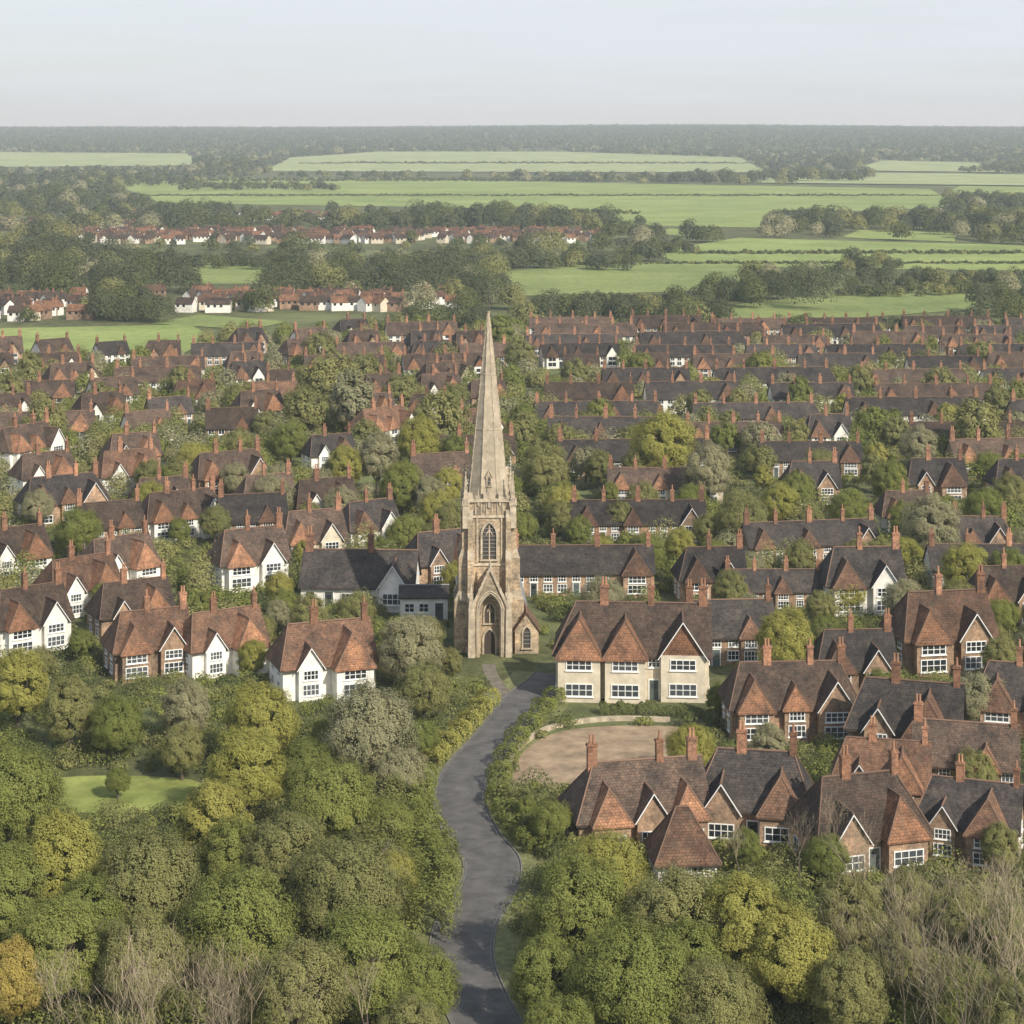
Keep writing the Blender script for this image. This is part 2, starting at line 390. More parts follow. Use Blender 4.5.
def kit(tname, pal, merged):
    T = TYPES[tname]; wm, rm, wr, _ = PAL[pal]; R = M_roof[rm]; RW = M_roof[wr]
    W, D, e, rh = T['W'], T['D'], T['e'], T['rh']; ha, hb = T['ends']
    single = e < 3.6
    parts = []
    wall = MB(); roof = wall if merged else MB()
    v = [(-W/2, -D/2, -.6), (W/2, -D/2, -.6), (W/2, D/2, -.6), (-W/2, D/2, -.6), (-W/2, -D/2, e), (W/2, -D/2, e), (W/2, D/2, e), (-W/2, D/2, e)]
    wall.add(v, [(0, 1, 5, 4), (1, 2, 6, 5), (2, 3, 7, 6), (3, 0, 4, 7)], wm)
    g = rh-0.12
    if ha == 0: wall.add([(-W/2, -D/2, e), (-W/2, D/2, e), (-W/2, 0, e+g)], [(1, 0, 2)], wm)
    if hb == 0: wall.add([(W/2, -D/2, e), (W/2, D/2, e), (W/2, 0, e+g)], [(0, 1, 2)], wm)
    ov = 0.4; sl = rh/(D/2)
    roof.roof(0, 0, W+2*ov*(1 if ha else 0.6), D+2*ov, e-sl*ov+0.1, rh+sl*ov, 'x', ha, hb, R, M_ridge)
    if not merged:
        for sg in (-1, 1): roof.box(0, sg*(D/2+ov+0.05), e-sl*ov-0.1, W+0.2, 0.12, 0.12, M_timber)
    wins = []; taken = []
    for wi, (wx, ww, pr, hip) in enumerate(T['wings']):
        y0 = -D/2-pr; rw = min(ww/2*1.5, rh-.35)
        vv = [(wx-ww/2, y0, -.6), (wx+ww/2, y0, -.6), (wx+ww/2, -D/2+.1, -.6), (wx-ww/2, -D/2+.1, -.6), (wx-ww/2, y0, e), (wx+ww/2, y0, e), (wx+ww/2, -D/2+.1, e), (wx-ww/2, -D/2+.1, e)]
        wall.add(vv, [(0, 1, 5, 4), (1, 2, 6, 5), (3, 0, 4, 7)], wm)
        if hip == 0:
            th = (wi % 2 == 0 and pal not in ('brick', 'wdark'))
            wall.add([(wx-ww/2, y0, e), (wx+ww/2, y0, e), (wx, y0, e+rw-.1)], [(0, 1, 2)], M_roof['orange'] if th else wm)
        yb = -D/2+rw/sl+0.3; ws = rw/(ww/2); o2 = 0.3; L = yb-(y0-o2)
        roof.roof(wx, (yb+y0-o2)/2, L, ww+2*o2, e-ws*o2+0.1, rw+ws*o2, 'y', hip, 0, RW if hip else R, M_ridge)
        if hip == 0 and not merged:
            for sg in (-1, 1): roof.tube((wx+sg*(ww/2+o2), y0-o2-.03, e-ws*o2+0.02), (wx, y0-o2-.03, e+rw+.02), 0.06, 0.06, 4, M_frame)
        lw = min(ww-.8, 2.9)
        if single: wins.append((wx, y0, 1.5, 0, lw, 1.35, 4, 2))
        else: wins += [(wx, y0, 1.3, 0, lw, 1.35, 4, 2), (wx, y0, e-1.0, 0, lw-.2, 1.15, 4, 2)]
        taken.append((wx-ww/2-.5, wx+ww/2+.5))
    if tname != 'hut':
        nb = max(2, int(W/2.1)); dr = False
        for i in range(nb):
            x = -W/2+W*(i+.5)/nb
            if any(a < x+.2 and x-.2 < b for a, b in taken) or abs(x) > W/2-.8: continue
            if not single: wins.append((x, -D/2, e-1.0, 0, 1.3, 1.1, 3, 2))
            if (i % 3) == 1 or not dr: wins.append((x, -D/2, 0.0, 0, 'door', 0, 0, 0)); dr = True
            else: wins.append((x, -D/2, 1.3, 0, 1.5, 1.25, 3, 2))
        for sx, rz in ((-1, -math.pi/2), (1, math.pi/2)):
            for yy in (-D*.22, D*.22):
                wins.append((sx*W/2, yy, 1.35, rz, 1.2, 1.2, 2, 2))
                if not single: wins.append((sx*W/2, yy, e-1.0, rz, 1.1, 1.05, 2, 2))
    else: wins.append((0.9, -D/2, 1.3, 0, 1.2, .9, 2, 1)); wins.append((-1.2, -D/2, 0, 0, 'door', 0, 0, 0))
    chs = [(cx, 0.0, (0.66 if i % 2 else 0.9), 1 if i % 2 else 2) for i, cx in enumerate(T['ch'])]
    if merged:
        for (x, y, z, rz, w, h, nx, ny) in wins:
            if y > 0 and rz == 0: continue
            wall.M = Matrix.Translation((x, y, z)) @ Matrix.Rotation(rz, 4, 'Z')
            if w == 'door': add_door(wall)
            else: add_window(wall, w, h, 2, 1)
        for (x, y, w, p) in chs:
            wall.M = Matrix.Translation((x, y, 0)); add_chimney(wall, e+rh-1.3, e+rh+1.5, w, .6, p)
        wall.M = None
        return [(None, wall.finish('house_'+tname), (0, 0, 0), 0, -1)]
    parts.append(('wall', wall.finish('walls_'+tname), (0, 0, 0), 0, -1))
    parts.append(('roof', roof.finish('roof_'+tname), (0, 0, 0), 0, -1))
    cm = {}
    for (x, y, w, p) in chs:
        if (w, p) not in cm:
            mb = MB(); add_chimney(mb, -1.3, 1.7, w, .6, p); cm[(w, p)] = mb.finish('chimney')
        parts.append(('chimney', cm[(w, p)], (x, y, e+rh), 0, 1))
    for (x, y, z, rz, w, h, nx, ny) in wins:
        if w == 'door': parts.append(('door', DOOR, (x, y, z), rz, -1))
        else: parts.append(('window', window_mesh(round(w, 2), h, nx, ny), (x, y, z), rz, -1))
    return parts
_kits = {}
NAMES = {'terrace': 'terraced_house_row', 'longrow': 'terraced_house_row', 'range': 'terraced_house_row', 'hut': 'outbuilding'}
TXT = {'cottage': 'detached cottage', 'pair': 'pair of semi-detached houses', 'terrace': 'terrace with front gables', 'longrow': 'long terrace with tall chimneys', 'plain': 'plain gabled house', 'gabled': 'house with broad front wing', 'low': 'long low cottage',
       'villa': 'large house with hipped bays', 'hut': 'small pyramid-roofed outbuilding', 'barn': 'low house with steep hipped wings', 'lodge': 'low hipped house with bays', 'range': 'long range with one hipped wing'}
def inrect(x, y, m=0.0):
    for (hx, hy, c, s, hw, hd) in HOUSES:
        dx, dy = x-hx, y-hy
        if abs(dx) > 24+m or abs(dy) > 24+m: continue
        if abs(dx*c+dy*s) < hw+m and abs(-dx*s+dy*c) < hd+m: return True
    return False
def house(x, y, tname, pal, rz=0.0, scale=1.0, near=True):
    k = (tname, pal, near)
    if k not in _kits: _kits[k] = kit(tname, pal, not near)
    parts = _kits[k]; nm = NAMES.get(tname, 'house'); cat = 'terraced houses' if 'terraced' in nm else ('outbuilding' if tname == 'hut' else 'house')
    if near:
        e = obj(nm, None, None, (x, y, 0), rz, scale)
        made = []
        for (n, me, loc, r, pi) in parts:
            made.append(obj(n, me, e if pi < 0 else made[pi], loc, r))
    else: e = obj(nm, parts[0][1], None, (x, y, 0), rz, scale)
    tag(e, TXT[tname]+', '+PAL[pal][3], cat, 'houses of the village')
    T = TYPES[tname]
    HOUSES.append((x, y, math.cos(rz), math.sin(rz), T['W']*scale/2, T['D']*scale/2+1.0))
    return e
def house_px(px, py, tname, pal, deg=0, scale=1.0, near=True):
    g = ground(px, py); T = TYPES[tname]; rz = math.radians(deg)
    d = T['D']/2*scale+1.0
    house(g.x-math.sin(rz)*d*1.0, g.y+math.cos(rz)*d, tname, pal, rz, scale, near)

# ------------------------------------------------------------------ church
def arch_pts(w, h, n=7):
    hs = h-w*0.9; pts = [(-w/2, 0), (-w/2, hs)]
    for i in range(1, n):
        a = math.pi - (math.pi/3)*i/n
        pts.append((w/2+w*math.cos(a), hs+w*math.sin(a)*1.04))
    pts.append((0, hs+w*0.9))
    for i in range(n-1, 0, -1):
        a = math.pi - (math.pi/3)*i/n
        pts.append((-(w/2+w*math.cos(a)), hs+w*math.sin(a)*1.04))
    pts += [(w/2, hs), (w/2, 0)]
    return pts
def arch_window(mb, w, h, fr=0.22, dep=0.22, mull=1, louv=True, door=False):
    inn = arch_pts(w, h); out = [(x*(1+2*fr/w), z*(1+fr/h)) for x, z in inn]
    n = len(inn)
    vs = [(x, -dep, z) for x, z in out]+[(x, -dep, z) for x, z in inn]+[(x, 0.0, z) for x, z in out]+[(x, -0.02, z) for x, z in inn]
    fs = []
    for i in range(n-1):
        fs += [(i, i+1, n+i+1, n+i), (i+1, i, 2*n+i, 2*n+i+1), (n+i, n+i+1, 3*n+i+1, 3*n+i)]
    mb.add(vs, fs, M_stone2)
    mb.add([(x, -0.015, z) for x, z in inn], [tuple(range(n))], M_timber if door else M_dark)
    hs = h-w*0.9
    for i in range(mull):
        x = -w/2+w*(i+1)/(mull+1); mb.box(x, -0.08, 0, 0.13, 0.14, hs+0.75*w*(1-abs(x)/(w/2)*.5), M_stone2)
    if mull:
        mb.tube((-w/4, -.08, hs), (0, -.08, hs+w*.45), .06, .06, 4, M_stone2); mb.tube((w/4, -.08, hs), (0, -.08, hs+w*.45), .06, .06, 4, M_stone2)
    if louv:
        k = int(h/0.42)
        for j in range(1, k):
            z = j*0.42; ww = w if z < hs else w*max(0.0, 1-((z-hs)/(w*.9))**1.5)
            if ww > .2: mb.box(0, -0.05, z, ww*.96, 0.06, 0.07, M_lead)
    mb.box(0, -dep/2-.03, -0.16, w+2*fr+.15, dep+.06, 0.15, M_stone2)
def church():
    g = ground(488, 655); W = 4.9; HT = 16.9
    e = obj('church', None, None, (g.x, g.y+3.6, 0), math.radians(3))
    tag(e, 'tall limestone parish church with pinnacled tower and slender spire', 'church')
    mb = MB(); mb.box(0, 0, -.6, W, W, HT+.6, M_stone)
    mb.box(0, 0, -.5, W+.7, W+.7, 1.3, M_stone2, W+.1, W+.1)
    for z in (5.6, 9.6, 14.9): mb.box(0, 0, z, W+.3, W+.3, .26, M_stone2, W+.16, W+.16)
    mb.box(0, 0, HT-.25, W+.5, W+.5, .35, M_stone2)
    for a in range(4):
        mb.M = Matrix.Rotation(a*math.pi/2, 4, 'Z')
        for x in (-1.35, 1.35): mb.box(x, -W/2-.07, 9.86, .16, .14, 5.0, M_stone2)
        for x in (-1.5, -.9, -.3, .3, .9, 1.5): mb.box(x, -W/2-.05, 15.2, .12, .1, 1.3, M_stone2)
    mb.M = None
    for sg in (-1, 1):
        for i in range(6):
            t = -W/2+.35+(W-.7)*i/5
            mb.box(t, sg*(W/2+.07), HT+.1, .5, .26, .7 if i % 2 == 0 else .35, M_stone2)
            if 0 < i < 5: mb.box(sg*(W/2+.07), t, HT+.1, .26, .5, .7 if i % 2 == 0 else .35, M_stone2)
    tower = obj('tower', mb.finish('church_tower'), e)
    bb = MB()
    bb.box(0, -.6, -.5, .75, 1.6, 6.3, M_stone); bb.box(0, -.6, 5.8, .75, 1.6, 1.0, M_stone2, .75, .7)
    bb.box(0, -.42, 6.0, .65, 1.05, 4.4, M_stone); bb.box(0, -.42, 10.4, .65, 1.05, 1.0, M_stone2, .65, .4)
    bb.box(0, -.25, 10.8, .55, .62, 4.0, M_stone); bb.box(0, -.25, 14.8, .55, .62, 1.0, M_stone2, .55, .15)
    bm_ = bb.finish('buttress')
    for sx in (-1, 1):
        for rz, px, py in ((0, sx*(W/2-.35), -W/2), (math.pi, sx*(W/2-.35), W/2)):
            obj('buttress', bm_, tower, (px, py, 0), rz)
        for py in (-(W/2-.35), W/2-.35):
            obj('buttress', bm_, tower, (sx*W/2, py, 0), math.pi/2*sx)
    pm = MB()
    pm.box(0, 0, -1.9, .7, .7, 2.5, M_stone2); pm.box(0, 0, .6, .86, .86, .14, M_stone2)
    for a in range(4):
        pm.M = Matrix.Rotation(a*math.pi/2, 4, 'Z'); pm.add([(-.38, -.40, .7), (.38, -.40, .7), (0, -.40, 1.4), (0, 0, 1.4)], [(0, 1, 2), (1, 3, 2), (0, 2, 3)], M_stone2)
    pm.M = None
    pm.poly_prism(4, .42, .03, .7, 4.2, 0, 0, M_stone2, math.pi/4)
    for j in range(5):
        for a in range(4):
            t = (j+1)/6; r = .42*(1-t); an = math.pi/4+a*math.pi/2
            pm.box(r*math.cos(an), r*math.sin(an), .7+3.5*t, .12, .12, .13, M_stone2)
    pm.poly_prism(6, .11, .11, 4.15, 4.33, 0, 0, M_stone2)
    pmm = pm.finish('pinnacle')
    for sx in (-1, 1):
        for sy in (-1, 1): obj('pinnacle', pmm, tower, (sx*(W/2+.16), sy*(W/2+.16), HT-1.2))
    for a in range(4):
        for off in (-1.2, 0, 1.2):
            ca, sa_ = math.cos(a*math.pi/2), math.sin(a*math.pi/2); lx, ly = off, -(W/2+.05)
            o = obj('pinnacle', pmm, tower, (lx*ca-ly*sa_, lx*sa_+ly*ca, HT-.1)); k_ = .42 if off == 0 else .3; o.scale = (k_, k_, k_)
    wm = MB(); arch_window(wm, 1.5, 4.0, mull=1); belf = wm.finish('belfry_window')
    wm = MB(); arch_window(wm, 0.8, 2.3, .16, .16, 0); lanc = wm.finish('lancet_window')
    for a in range(4):
        dx, dy = math.sin(a*math.pi/2), -math.cos(a*math.pi/2)
        obj('belfry_window', belf, tower, (dx*W/2, dy*W/2, 10.3), a*math.pi/2)
        if a: obj('lancet_window', lanc, tower, (dx*W/2, dy*W/2, 6.4), a*math.pi/2)
    sp = MB(); SB = HT-.3; ST = 37.4; r0 = 2.35; r1 = .10
    sp.poly_prism(8, r0+.12, r0, SB-.2, SB+.5, 0, 0, M_stone2, math.pi/8)
    sp.poly_prism(8, r0, r1, SB+.5, ST, 0, 0, M_spire, math.pi/8)
    for i in range(8):
        an = math.pi/8+i*math.pi/4
        sp.tube((r0*math.cos(an), r0*math.sin(an), SB+.5), (r1*math.cos(an), r1*math.sin(an), ST), .07, .04, 6, M_stone2)
        for j in range(1, 24):
            t = j/25; r = r0*(1-t)+r1*t+.03
            sp.box(r*math.cos(an), r*math.sin(an), SB+.5+(ST-SB-.5)*t, .11, .11, .13, M_stone2)
    for t in (.36, .66):
        r = r0*(1-t)+r1*t; sp.poly_prism(8, r+.05, r+.04, SB+.5+(ST-SB-.5)*t, SB+.5+(ST-SB-.5)*t+.16, 0, 0, M_stone2, math.pi/8)
    spire = obj('spire', sp.finish('church_spire'), tower)
    lu = MB()
    lu.box(0, 0, 0, .62, .9, 1.2, M_stone2); lu.roof(0, 0, 1.1, .78, 1.18, .75, 'y', 0, 0, M_stone2); lu.add([(-.31, -.45, 1.1), (.31, -.45, 1.1), (0, -.45, 1.75)], [(0, 1, 2)], M_stone2)
    lu.M = Matrix.Translation((0, -.45, .2)); arch_window(lu, .32, .95, .05, .05, 0); lu.M = None
    lum = lu.finish('lucarne')
    for a in range(4):
        dx, dy = math.sin(a*math.pi/2), -math.cos(a*math.pi/2); obj('lucarne', lum, spire, (dx*1.72, dy*1.72, SB+1.6), a*math.pi/2)
    fm = MB(); fm.poly_prism(8, .18, .14, 0, .2, 0, 0, M_stone2); fm.poly_prism(8, .14, .22, .2, .4, 0, 0, M_stone2)
    fm.tube((0, 0, .4), (0, 0, 2.7), .08, .05, 6, M_iron); fm.box(0, 0, 1.7, .5, .06, .07, M_iron)
    obj('finial', fm.finish('finial'), spire, (0, 0, ST-.3))
    pw = MB(); y0 = -W/2-2.0; w = 3.8; eh = 5.4; ah = 9.6; aw = 2.2; a_h = 6.8
    pw.box(0, -W/2-.3, -.5, w-.5, .6, eh+.4, M_stone)
    ap = arch_pts(aw, a_h); n = len(ap)
    half = n//2
    left = [(-w/2, 0), (-w/2, eh), (0, ah)]+[ap[i] for i in range(half, -1, -1)]
    right = [(w/2, 0), (aw/2, 0)]+[ap[i] for i in range(n-2, half-1, -1)]+[(0, ah), (w/2, eh)]
    for P in (left, right):
        vv = [(x, y0, z) for x, z in P]; ii = tuple(range(len(P))); pw.add(vv, [ii[::-1]], M_stone)
    vs = [(x, y0, z) for x, z in ap]+[(x, -W/2-.55, z) for x, z in ap]
    pw.add(vs, [(i+1, i, n+i, n+i+1) for i in range(n-1)], M_stone2)
    pw.add([(x, -W/2-.62, z) for x, z in ap], [tuple(range(n))], M_stone)
    pw.add([(-w/2, y0, -.5), (-w/2, -W/2, -.5), (-w/2, -W/2, eh), (-w/2, y0, eh)], [(0, 3, 2, 1)], M_stone)
    pw.add([(w/2, y0, -.5), (w/2, -W/2, -.5), (w/2, -W/2, eh), (w/2, y0, eh)], [(0, 1, 2, 3)], M_stone)
    pw.add([(-w/2, y0, eh), (w/2, y0, eh), (0, y0, ah), (-w/2, -W/2+.02, eh), (w/2, -W/2+.02, eh), (0, -W/2+.02, ah)], [(1, 4, 5, 2), (0, 2, 5, 3)], M_stone)
    for k_ in (1, 2):
        s_ = 1+.16*k_; q = [(x*s_, z*(1+.035*k_)) for x, z in ap]
        for i in range(n-1): pw.tube((q[i][0], y0-.06, q[i][1]), (q[i+1][0], y0-.06, q[i+1][1]), .1, .1, 5, M_stone2)
    for sg in (-1, 1):
        pw.tube((sg*(w/2+.15), y0-.1, eh-.1), (0, y0-.1, ah+.15), .2, .17, 4, M_stone2)
        for j in range(1, 7):
            t = j/7; pw.box(sg*(w/2+.15)*(1-t), y0-.12, eh-.1+(ah-eh+.25)*t+.12, .16, .16, .22, M_stone2)
        pw.box(sg*(w/2+.15), y0+.1, -.5, .75, .9, eh+.2, M_stone2, .6, .65)
        pw.poly_prism(4, .46, .04, eh-.3, eh+2.6, sg*(w/2+.15), y0+.1, M_stone2, math.pi/4)
    pw.poly_prism(4, .22, .05, ah, ah+1.1, 0, y0-.05, M_stone2, 0)
    porch = obj('porch', pw.finish('porch'), e)
    wm = MB(); arch_window(wm, 1.2, 2.7, .2, .16, 0, False, True); obj('door', wm.finish('door'), porch, (0, -W/2-.64, 0))
    wm = MB(); arch_window(wm, 1.1, 2.2, .14, .14, 1, False); obj('gable_window', wm.finish('gable_window'), porch, (0, -W/2-.64, 3.4))
    for nm, cx, cy, ww, dd, hh, rr in (('chapel', 4.1, -1.2, 2.6, 4.4, 2.6, 1.9),):
        cm = MB(); cm.box(0, 0, -.5, ww, dd, hh+.5, M_stone); cm.add([(-ww/2, -dd/2, hh), (ww/2, -dd/2, hh), (0, -dd/2, hh+rr)], [(0, 1, 2)], M_stone)
        cm.add([(-ww/2, dd/2, hh), (ww/2, dd/2, hh), (0, dd/2, hh+rr)], [(1, 0, 2)], M_stone)
        cm.roof(0, 0, dd+.4, ww+.5, hh-.1, rr+.25, 'y', 0, 0, M_roof['red'], M_ridge)
        ch = obj(nm, cm.finish(nm), e, (cx, cy, 0)); obj('lancet_window', lanc, ch, (0, -dd/2, .7))
    nm_ = MB(); ww, dd, hh, rr = 7.0, 14.0, 4.2, 3.4
    nm_.box(0, 0, -.5, ww, dd, hh+.5, M_stone)
    for sg in (-1, 1): nm_.add([(-ww/2, sg*dd/2, hh), (ww/2, sg*dd/2, hh), (0, sg*dd/2, hh+rr)], [(0, 1, 2)] if sg < 0 else [(1, 0, 2)], M_stone)
    nave = obj('nave', nm_.finish('nave'), e, (0.6, W/2+dd/2-.1, 0))
    rm_ = MB(); rm_.roof(0, 0, dd+.5, ww+.8, hh-.1, rr+.35, 'y', 0, 0, M_lead, M_stone2); obj('roof', rm_.finish('nave_roof'), nave)
    for sg in (-1, 1):
        for i in range(4):
            obj('lancet_window', lanc, nave, (sg*ww/2, -dd/2+2.0+i*3.3, 1.2), sg*math.pi/2)
    HOUSES.append((g.x, g.y+4.2, 1, 0, 5.2, 5.2)); HOUSES.append((g.x+1.0, g.y+13, 1, 0, 4.5, 8.5))
church()

# ------------------------------------------------------------------ road
def catmull(P, k=10):
    out = []
    for i in range(len(P)-1):
        p0 = P[max(0, i-1)]; p1 = P[i]; p2 = P[i+1]; p3 = P[min(len(P)-1, i+2)]
        for j in range(k):
            t = j/k
            out.append(0.5*((2*p1)+(-p0+p2)*t+(2*p0-5*p1+4*p2-p3)*t*t+(-p0+3*p1-3*p2+p3)*t**3))
    out.append(P[-1]); return out
RD = [ground(*p) for p in [(556, 674), (546, 684), (530, 695), (516, 712), (496, 738), (470, 768), (459, 800), (472, 834), (492, 862), (486, 892), (466, 925), (462, 962), (476, 1002), (500, 1050), (515, 1100)]]
RC = catmull(RD, 12)
PC = catmull([ground(*p) for p in [(488, 664), (492, 676), (502, 690), (512, 704)]], 8)
def ribbon(C, off0, off1, z, name, mat, h=None):
    n = len(C); T = []
    for i in range(n):
        d = (C[min(n-1, i+1)]-C[max(0, i-1)]); d.z = 0; d.normalize(); T.append(Vector((d.y, -d.x, 0)))
    mb = MB(); vs = []
    for c, t in zip(C, T): vs += [Vector((c.x, c.y, z))+t*off0, Vector((c.x, c.y, z))+t*off1]
    if h is None: mb.add(vs, [(2*i, 2*i+1, 2*i+3, 2*i+2) for i in range(n-1)], mat)
    else:
        up = [v+Vector((0, 0, h)) for v in vs]; k = 2*n
        fs = []
        for i in range(n-1):
            fs += [(k+2*i, k+2*i+1, k+2*i+3, k+2*i+2), (2*i, 2*i+2, k+2*i+2, k+2*i), (2*i+3, 2*i+1, k+2*i+1, k+2*i+3)]
        mb.add(vs+up, fs, mat)
    return obj(name, mb.finish(name))
M_asph = plain_mat('asphalt', (0.125, 0.118, 0.112), 0.92, 0.4, 0.6)
M_kerb = plain_mat('kerb_stone', (0.19, 0.18, 0.155), 0.85, 0.35, 2)
M_verge = plain_mat('verge_grass', (0.20, 0.205, 0.085), 0.95, 0.5, 1.2)
M_line = plain_mat('worn_white_line', (0.20, 0.195, 0.18), 0.8, 0.4, 2)
struct(ribbon(RC, -4.6, 4.6, 0.004, 'verge', M_verge))
struct(ribbon(PC, -.7, .7, 0.012, 'path', plain_mat('path_gravel', (0.20, 0.17, 0.13), 0.95, 0.4, 1)))
struct(ribbon(RC, -2.2, 2.2, 0.02, 'road', M_asph))
struct(ribbon(RC, 2.21, 2.33, 0.0, 'kerb', M_kerb, 0.10)); struct(ribbon(RC, -2.33, -2.21, 0.0, 'kerb', M_kerb, 0.10))
struct(ribbon(RC, 2.03, 2.09, 0.026, 'road_edge_line', M_line)); struct(ribbon(RC, -2.09, -2.03, 0.026, 'road_edge_line', M_line))
def near_road(x, y, m=4.5):
    for c in RC[::3]:
        if (c.x-x)**2+(c.y-y)**2 < m*m: return True
    return False

# ------------------------------------------------------------------ ground & fields
def ground_mat():
    m, nt, ns, ls = new_mat('ground_grass'); b = principled(ns, ls, 0.95, 0.1)
    geo = ns.new('ShaderNodeNewGeometry'); P = geo.outputs['Position']
    n1 = noise(ns, ls, P, 0.02, 4, 0.6); n2 = noise(ns, ls, P, 0.25, 5, 0.65); n3 = noise(ns, ls, P, 2.5, 3, 0.7)
    c = mixc(ns, ls, ramp(ns, ls, n2, 0.42, 0.62), (0.08, 0.088, 0.038), (0.15, 0.155, 0.07))
    c = mixc(ns, ls, ramp(ns, ls, n1, 0.5, 0.65), c, (0.17, 0.19, 0.08))
    c = mixc(ns, ls, 1.0, c, ramp(ns, ls, n3, 0.3, 0.7, (.65, .65, .65), (1.3, 1.3, 1.3)), 'MULTIPLY')
    ls.new(c, b.inputs['Base Color']); return m
M_ground = ground_mat()
ys = [-150, 0, 60]+list(np.arange(100, 2500, 120.0))+list(np.arange(2500, 9000, 90.0))+list(np.arange(9000, 16001, 700.0))
xs = list(np.linspace(-7000, 7000, 71))
vs = [(x, y, gz(x, y)) for y in ys for x in xs]; nx_ = len(xs)
fs = [(j*nx_+i, j*nx_+i+1, (j+1)*nx_+i+1, (j+1)*nx_+i) for j in range(len(ys)-1) for i in range(nx_-1)]
gm = bpy.data.meshes.new('ground'); gm.from_pydata(vs, [], fs); gm.materials.append(M_ground); gm.update()
struct(obj('ground', gm))

def field_mat(name, c1, c2, sc_=1.0):
    m, nt, ns, ls = new_mat(name); b = principled(ns, ls, 0.95, 0.1)
    geo = ns.new('ShaderNodeNewGeometry'); P = geo.outputs['Position']
    n1 = noise(ns, ls, P, 0.005*sc_, 4, 0.6); n2 = noise(ns, ls, P, 0.3, 4, 0.7); n4 = noise(ns, ls, P, 0.02*sc_, 5, 0.65)
    c = mixc(ns, ls, ramp(ns, ls, n1, 0.35, 0.65), c1, c2)
    c = mixc(ns, ls, 1.0, c, ramp(ns, ls, n4, 0.3, 0.7, (.76, .8, .74), (1.2, 1.16, 1.2)), 'MULTIPLY')
    c = mixc(ns, ls, 1.0, c, ramp(ns, ls, n2, 0.3, 0.7, (.75, .75, .75), (1.2, 1.2, 1.2)), 'MULTIPLY')
    ls.new(c, b.inputs['Base Color']); return m
FM = [field_mat('field_grass', (0.235, 0.295, 0.095), (0.285, 0.34, 0.11)), field_mat('field_pale', (0.31, 0.355, 0.16), (0.35, 0.395, 0.19)), field_mat('field_deep', (0.205, 0.25, 0.085), (0.25, 0.29, 0.10))]
FIELDS = [
 ([(-60, 168), (194, 166), (190, 154), (-60, 152)], 1), ([(262, 172), (770, 173), (740, 158), (560, 152), (380, 152), (290, 158)], 1),
 ([(98, 178), (160, 203), (480, 208), (780, 214), (960, 207), (930, 189), (600, 183), (330, 178)], 0), ([(720, 183), (1090, 187), (1090, 176), (850, 173)], 1),
 ([(850, 171), (1010, 173), (975, 163), (880, 161)], 1), ([(560, 224), (770, 228), (775, 212), (600, 209)], 0), ([(945, 194), (1090, 197), (1090, 188), (960, 186)], 0),
 ([(650, 252), (690, 268), (1090, 272), (1090, 247), (870, 242), (740, 238)], 0), ([(840, 238), (955, 242), (955, 233), (860, 230)], 0), ([(185, 257), (196, 284), (258, 284), (276, 258)], 2),
 ([(500, 272), (520, 296), (720, 294), (752, 276), (735, 260), (620, 262)], 2), ([(685, 318), (800, 322), (1000, 308), (970, 291), (850, 292), (740, 304)], 2),
 ([(-10, 326), (-20, 362), (170, 360), (215, 338), (190, 325)], 0), ([(150, 324), (250, 330), (290, 322), (200, 315)], 2),
 ([(670, 352), (725, 362), (740, 354), (700, 348)], 2), ([(655, 234), (700, 238), (705, 231), (670, 229)], 0),
]
def in_poly(x, y, P):
    c = False; n = len(P)
    for i in range(n):
        x1, y1 = P[i]; x2, y2 = P[(i+1) % n]
        if (y1 > y) != (y2 > y) and x < (x2-x1)*(y-y1)/(y2-y1)+x1: c = not c
    return c
def in_field(px, py): return any(in_poly(px, py, P) for P, _ in FIELDS)
def to_px(x, y, z=0.0): return 512+F*x/y, HY+F*(H-z)/y
for fi, (P, mi) in enumerate(FIELDS):
    W3 = [ground(*p) for p in P]; W2 = [(w.x, w.y) for w in W3]
    y0 = min(w[1] for w in W2); y1 = max(w[1] for w in W2); n = max(8, int((y1-y0)/30)); rows = []
    for i in range(n+1):
        yy = y0+(y1-y0)*(i+.01 if i == 0 else (i-.01 if i == n else i))/n
        X = []
        for k in range(len(W2)):
            a, b = W2[k], W2[(k+1) % len(W2)]
            if (a[1] > yy) != (b[1] > yy): X.append(a[0]+(b[0]-a[0])*(yy-a[1])/(b[1]-a[1]))
        if len(X) >= 2: rows.append((yy, min(X), max(X)))
    mb = MB(); K = 14; vv = []; off = (0.02 if y1 < 900 else (0.12 if y1 < 2500 else 0.9))+fi*0.012
    for yy, xa, xb in rows:
        for k in range(K+1):
            x = xa+(xb-xa)*k/K; vv.append((x, yy, gz(x, yy)+off))
    mb.add(vv, [(j*(K+1)+k, j*(K+1)+k+1, (j+1)*(K+1)+k+1, (j+1)*(K+1)+k) for j in range(len(rows)-1) for k in range(K)], FM[mi])
    struct(obj('field', mb.finish('field')))
def patch(P, z, name, mat):
    w = [ground(*p) for p in P]; w = catmull(w+[w[0]], 5)[:-1]
    mb = MB(); mb.add([(p.x, p.y, z) for p in w], [tuple(range(len(w)))[::-1]], mat); return struct(obj(name, mb.finish(name)))
M_soil = plain_mat('bare_gravel', (0.36, 0.265, 0.17), 0.95, 0.45, 0.5)
YARD = [(512, 782), (520, 756), (552, 734), (610, 726), (684, 728), (694, 745), (680, 782), (600, 792)]
patch(YARD, 0.012, 'gravel_yard', M_soil)
LAWNF = field_mat('lawn_grass', (0.22, 0.25, 0.07), (0.28, 0.305, 0.09), 20)
patch([(40, 806), (56, 778), (192, 780), (200, 808), (120, 816)], 0.012, 'lawn', LAWNF)
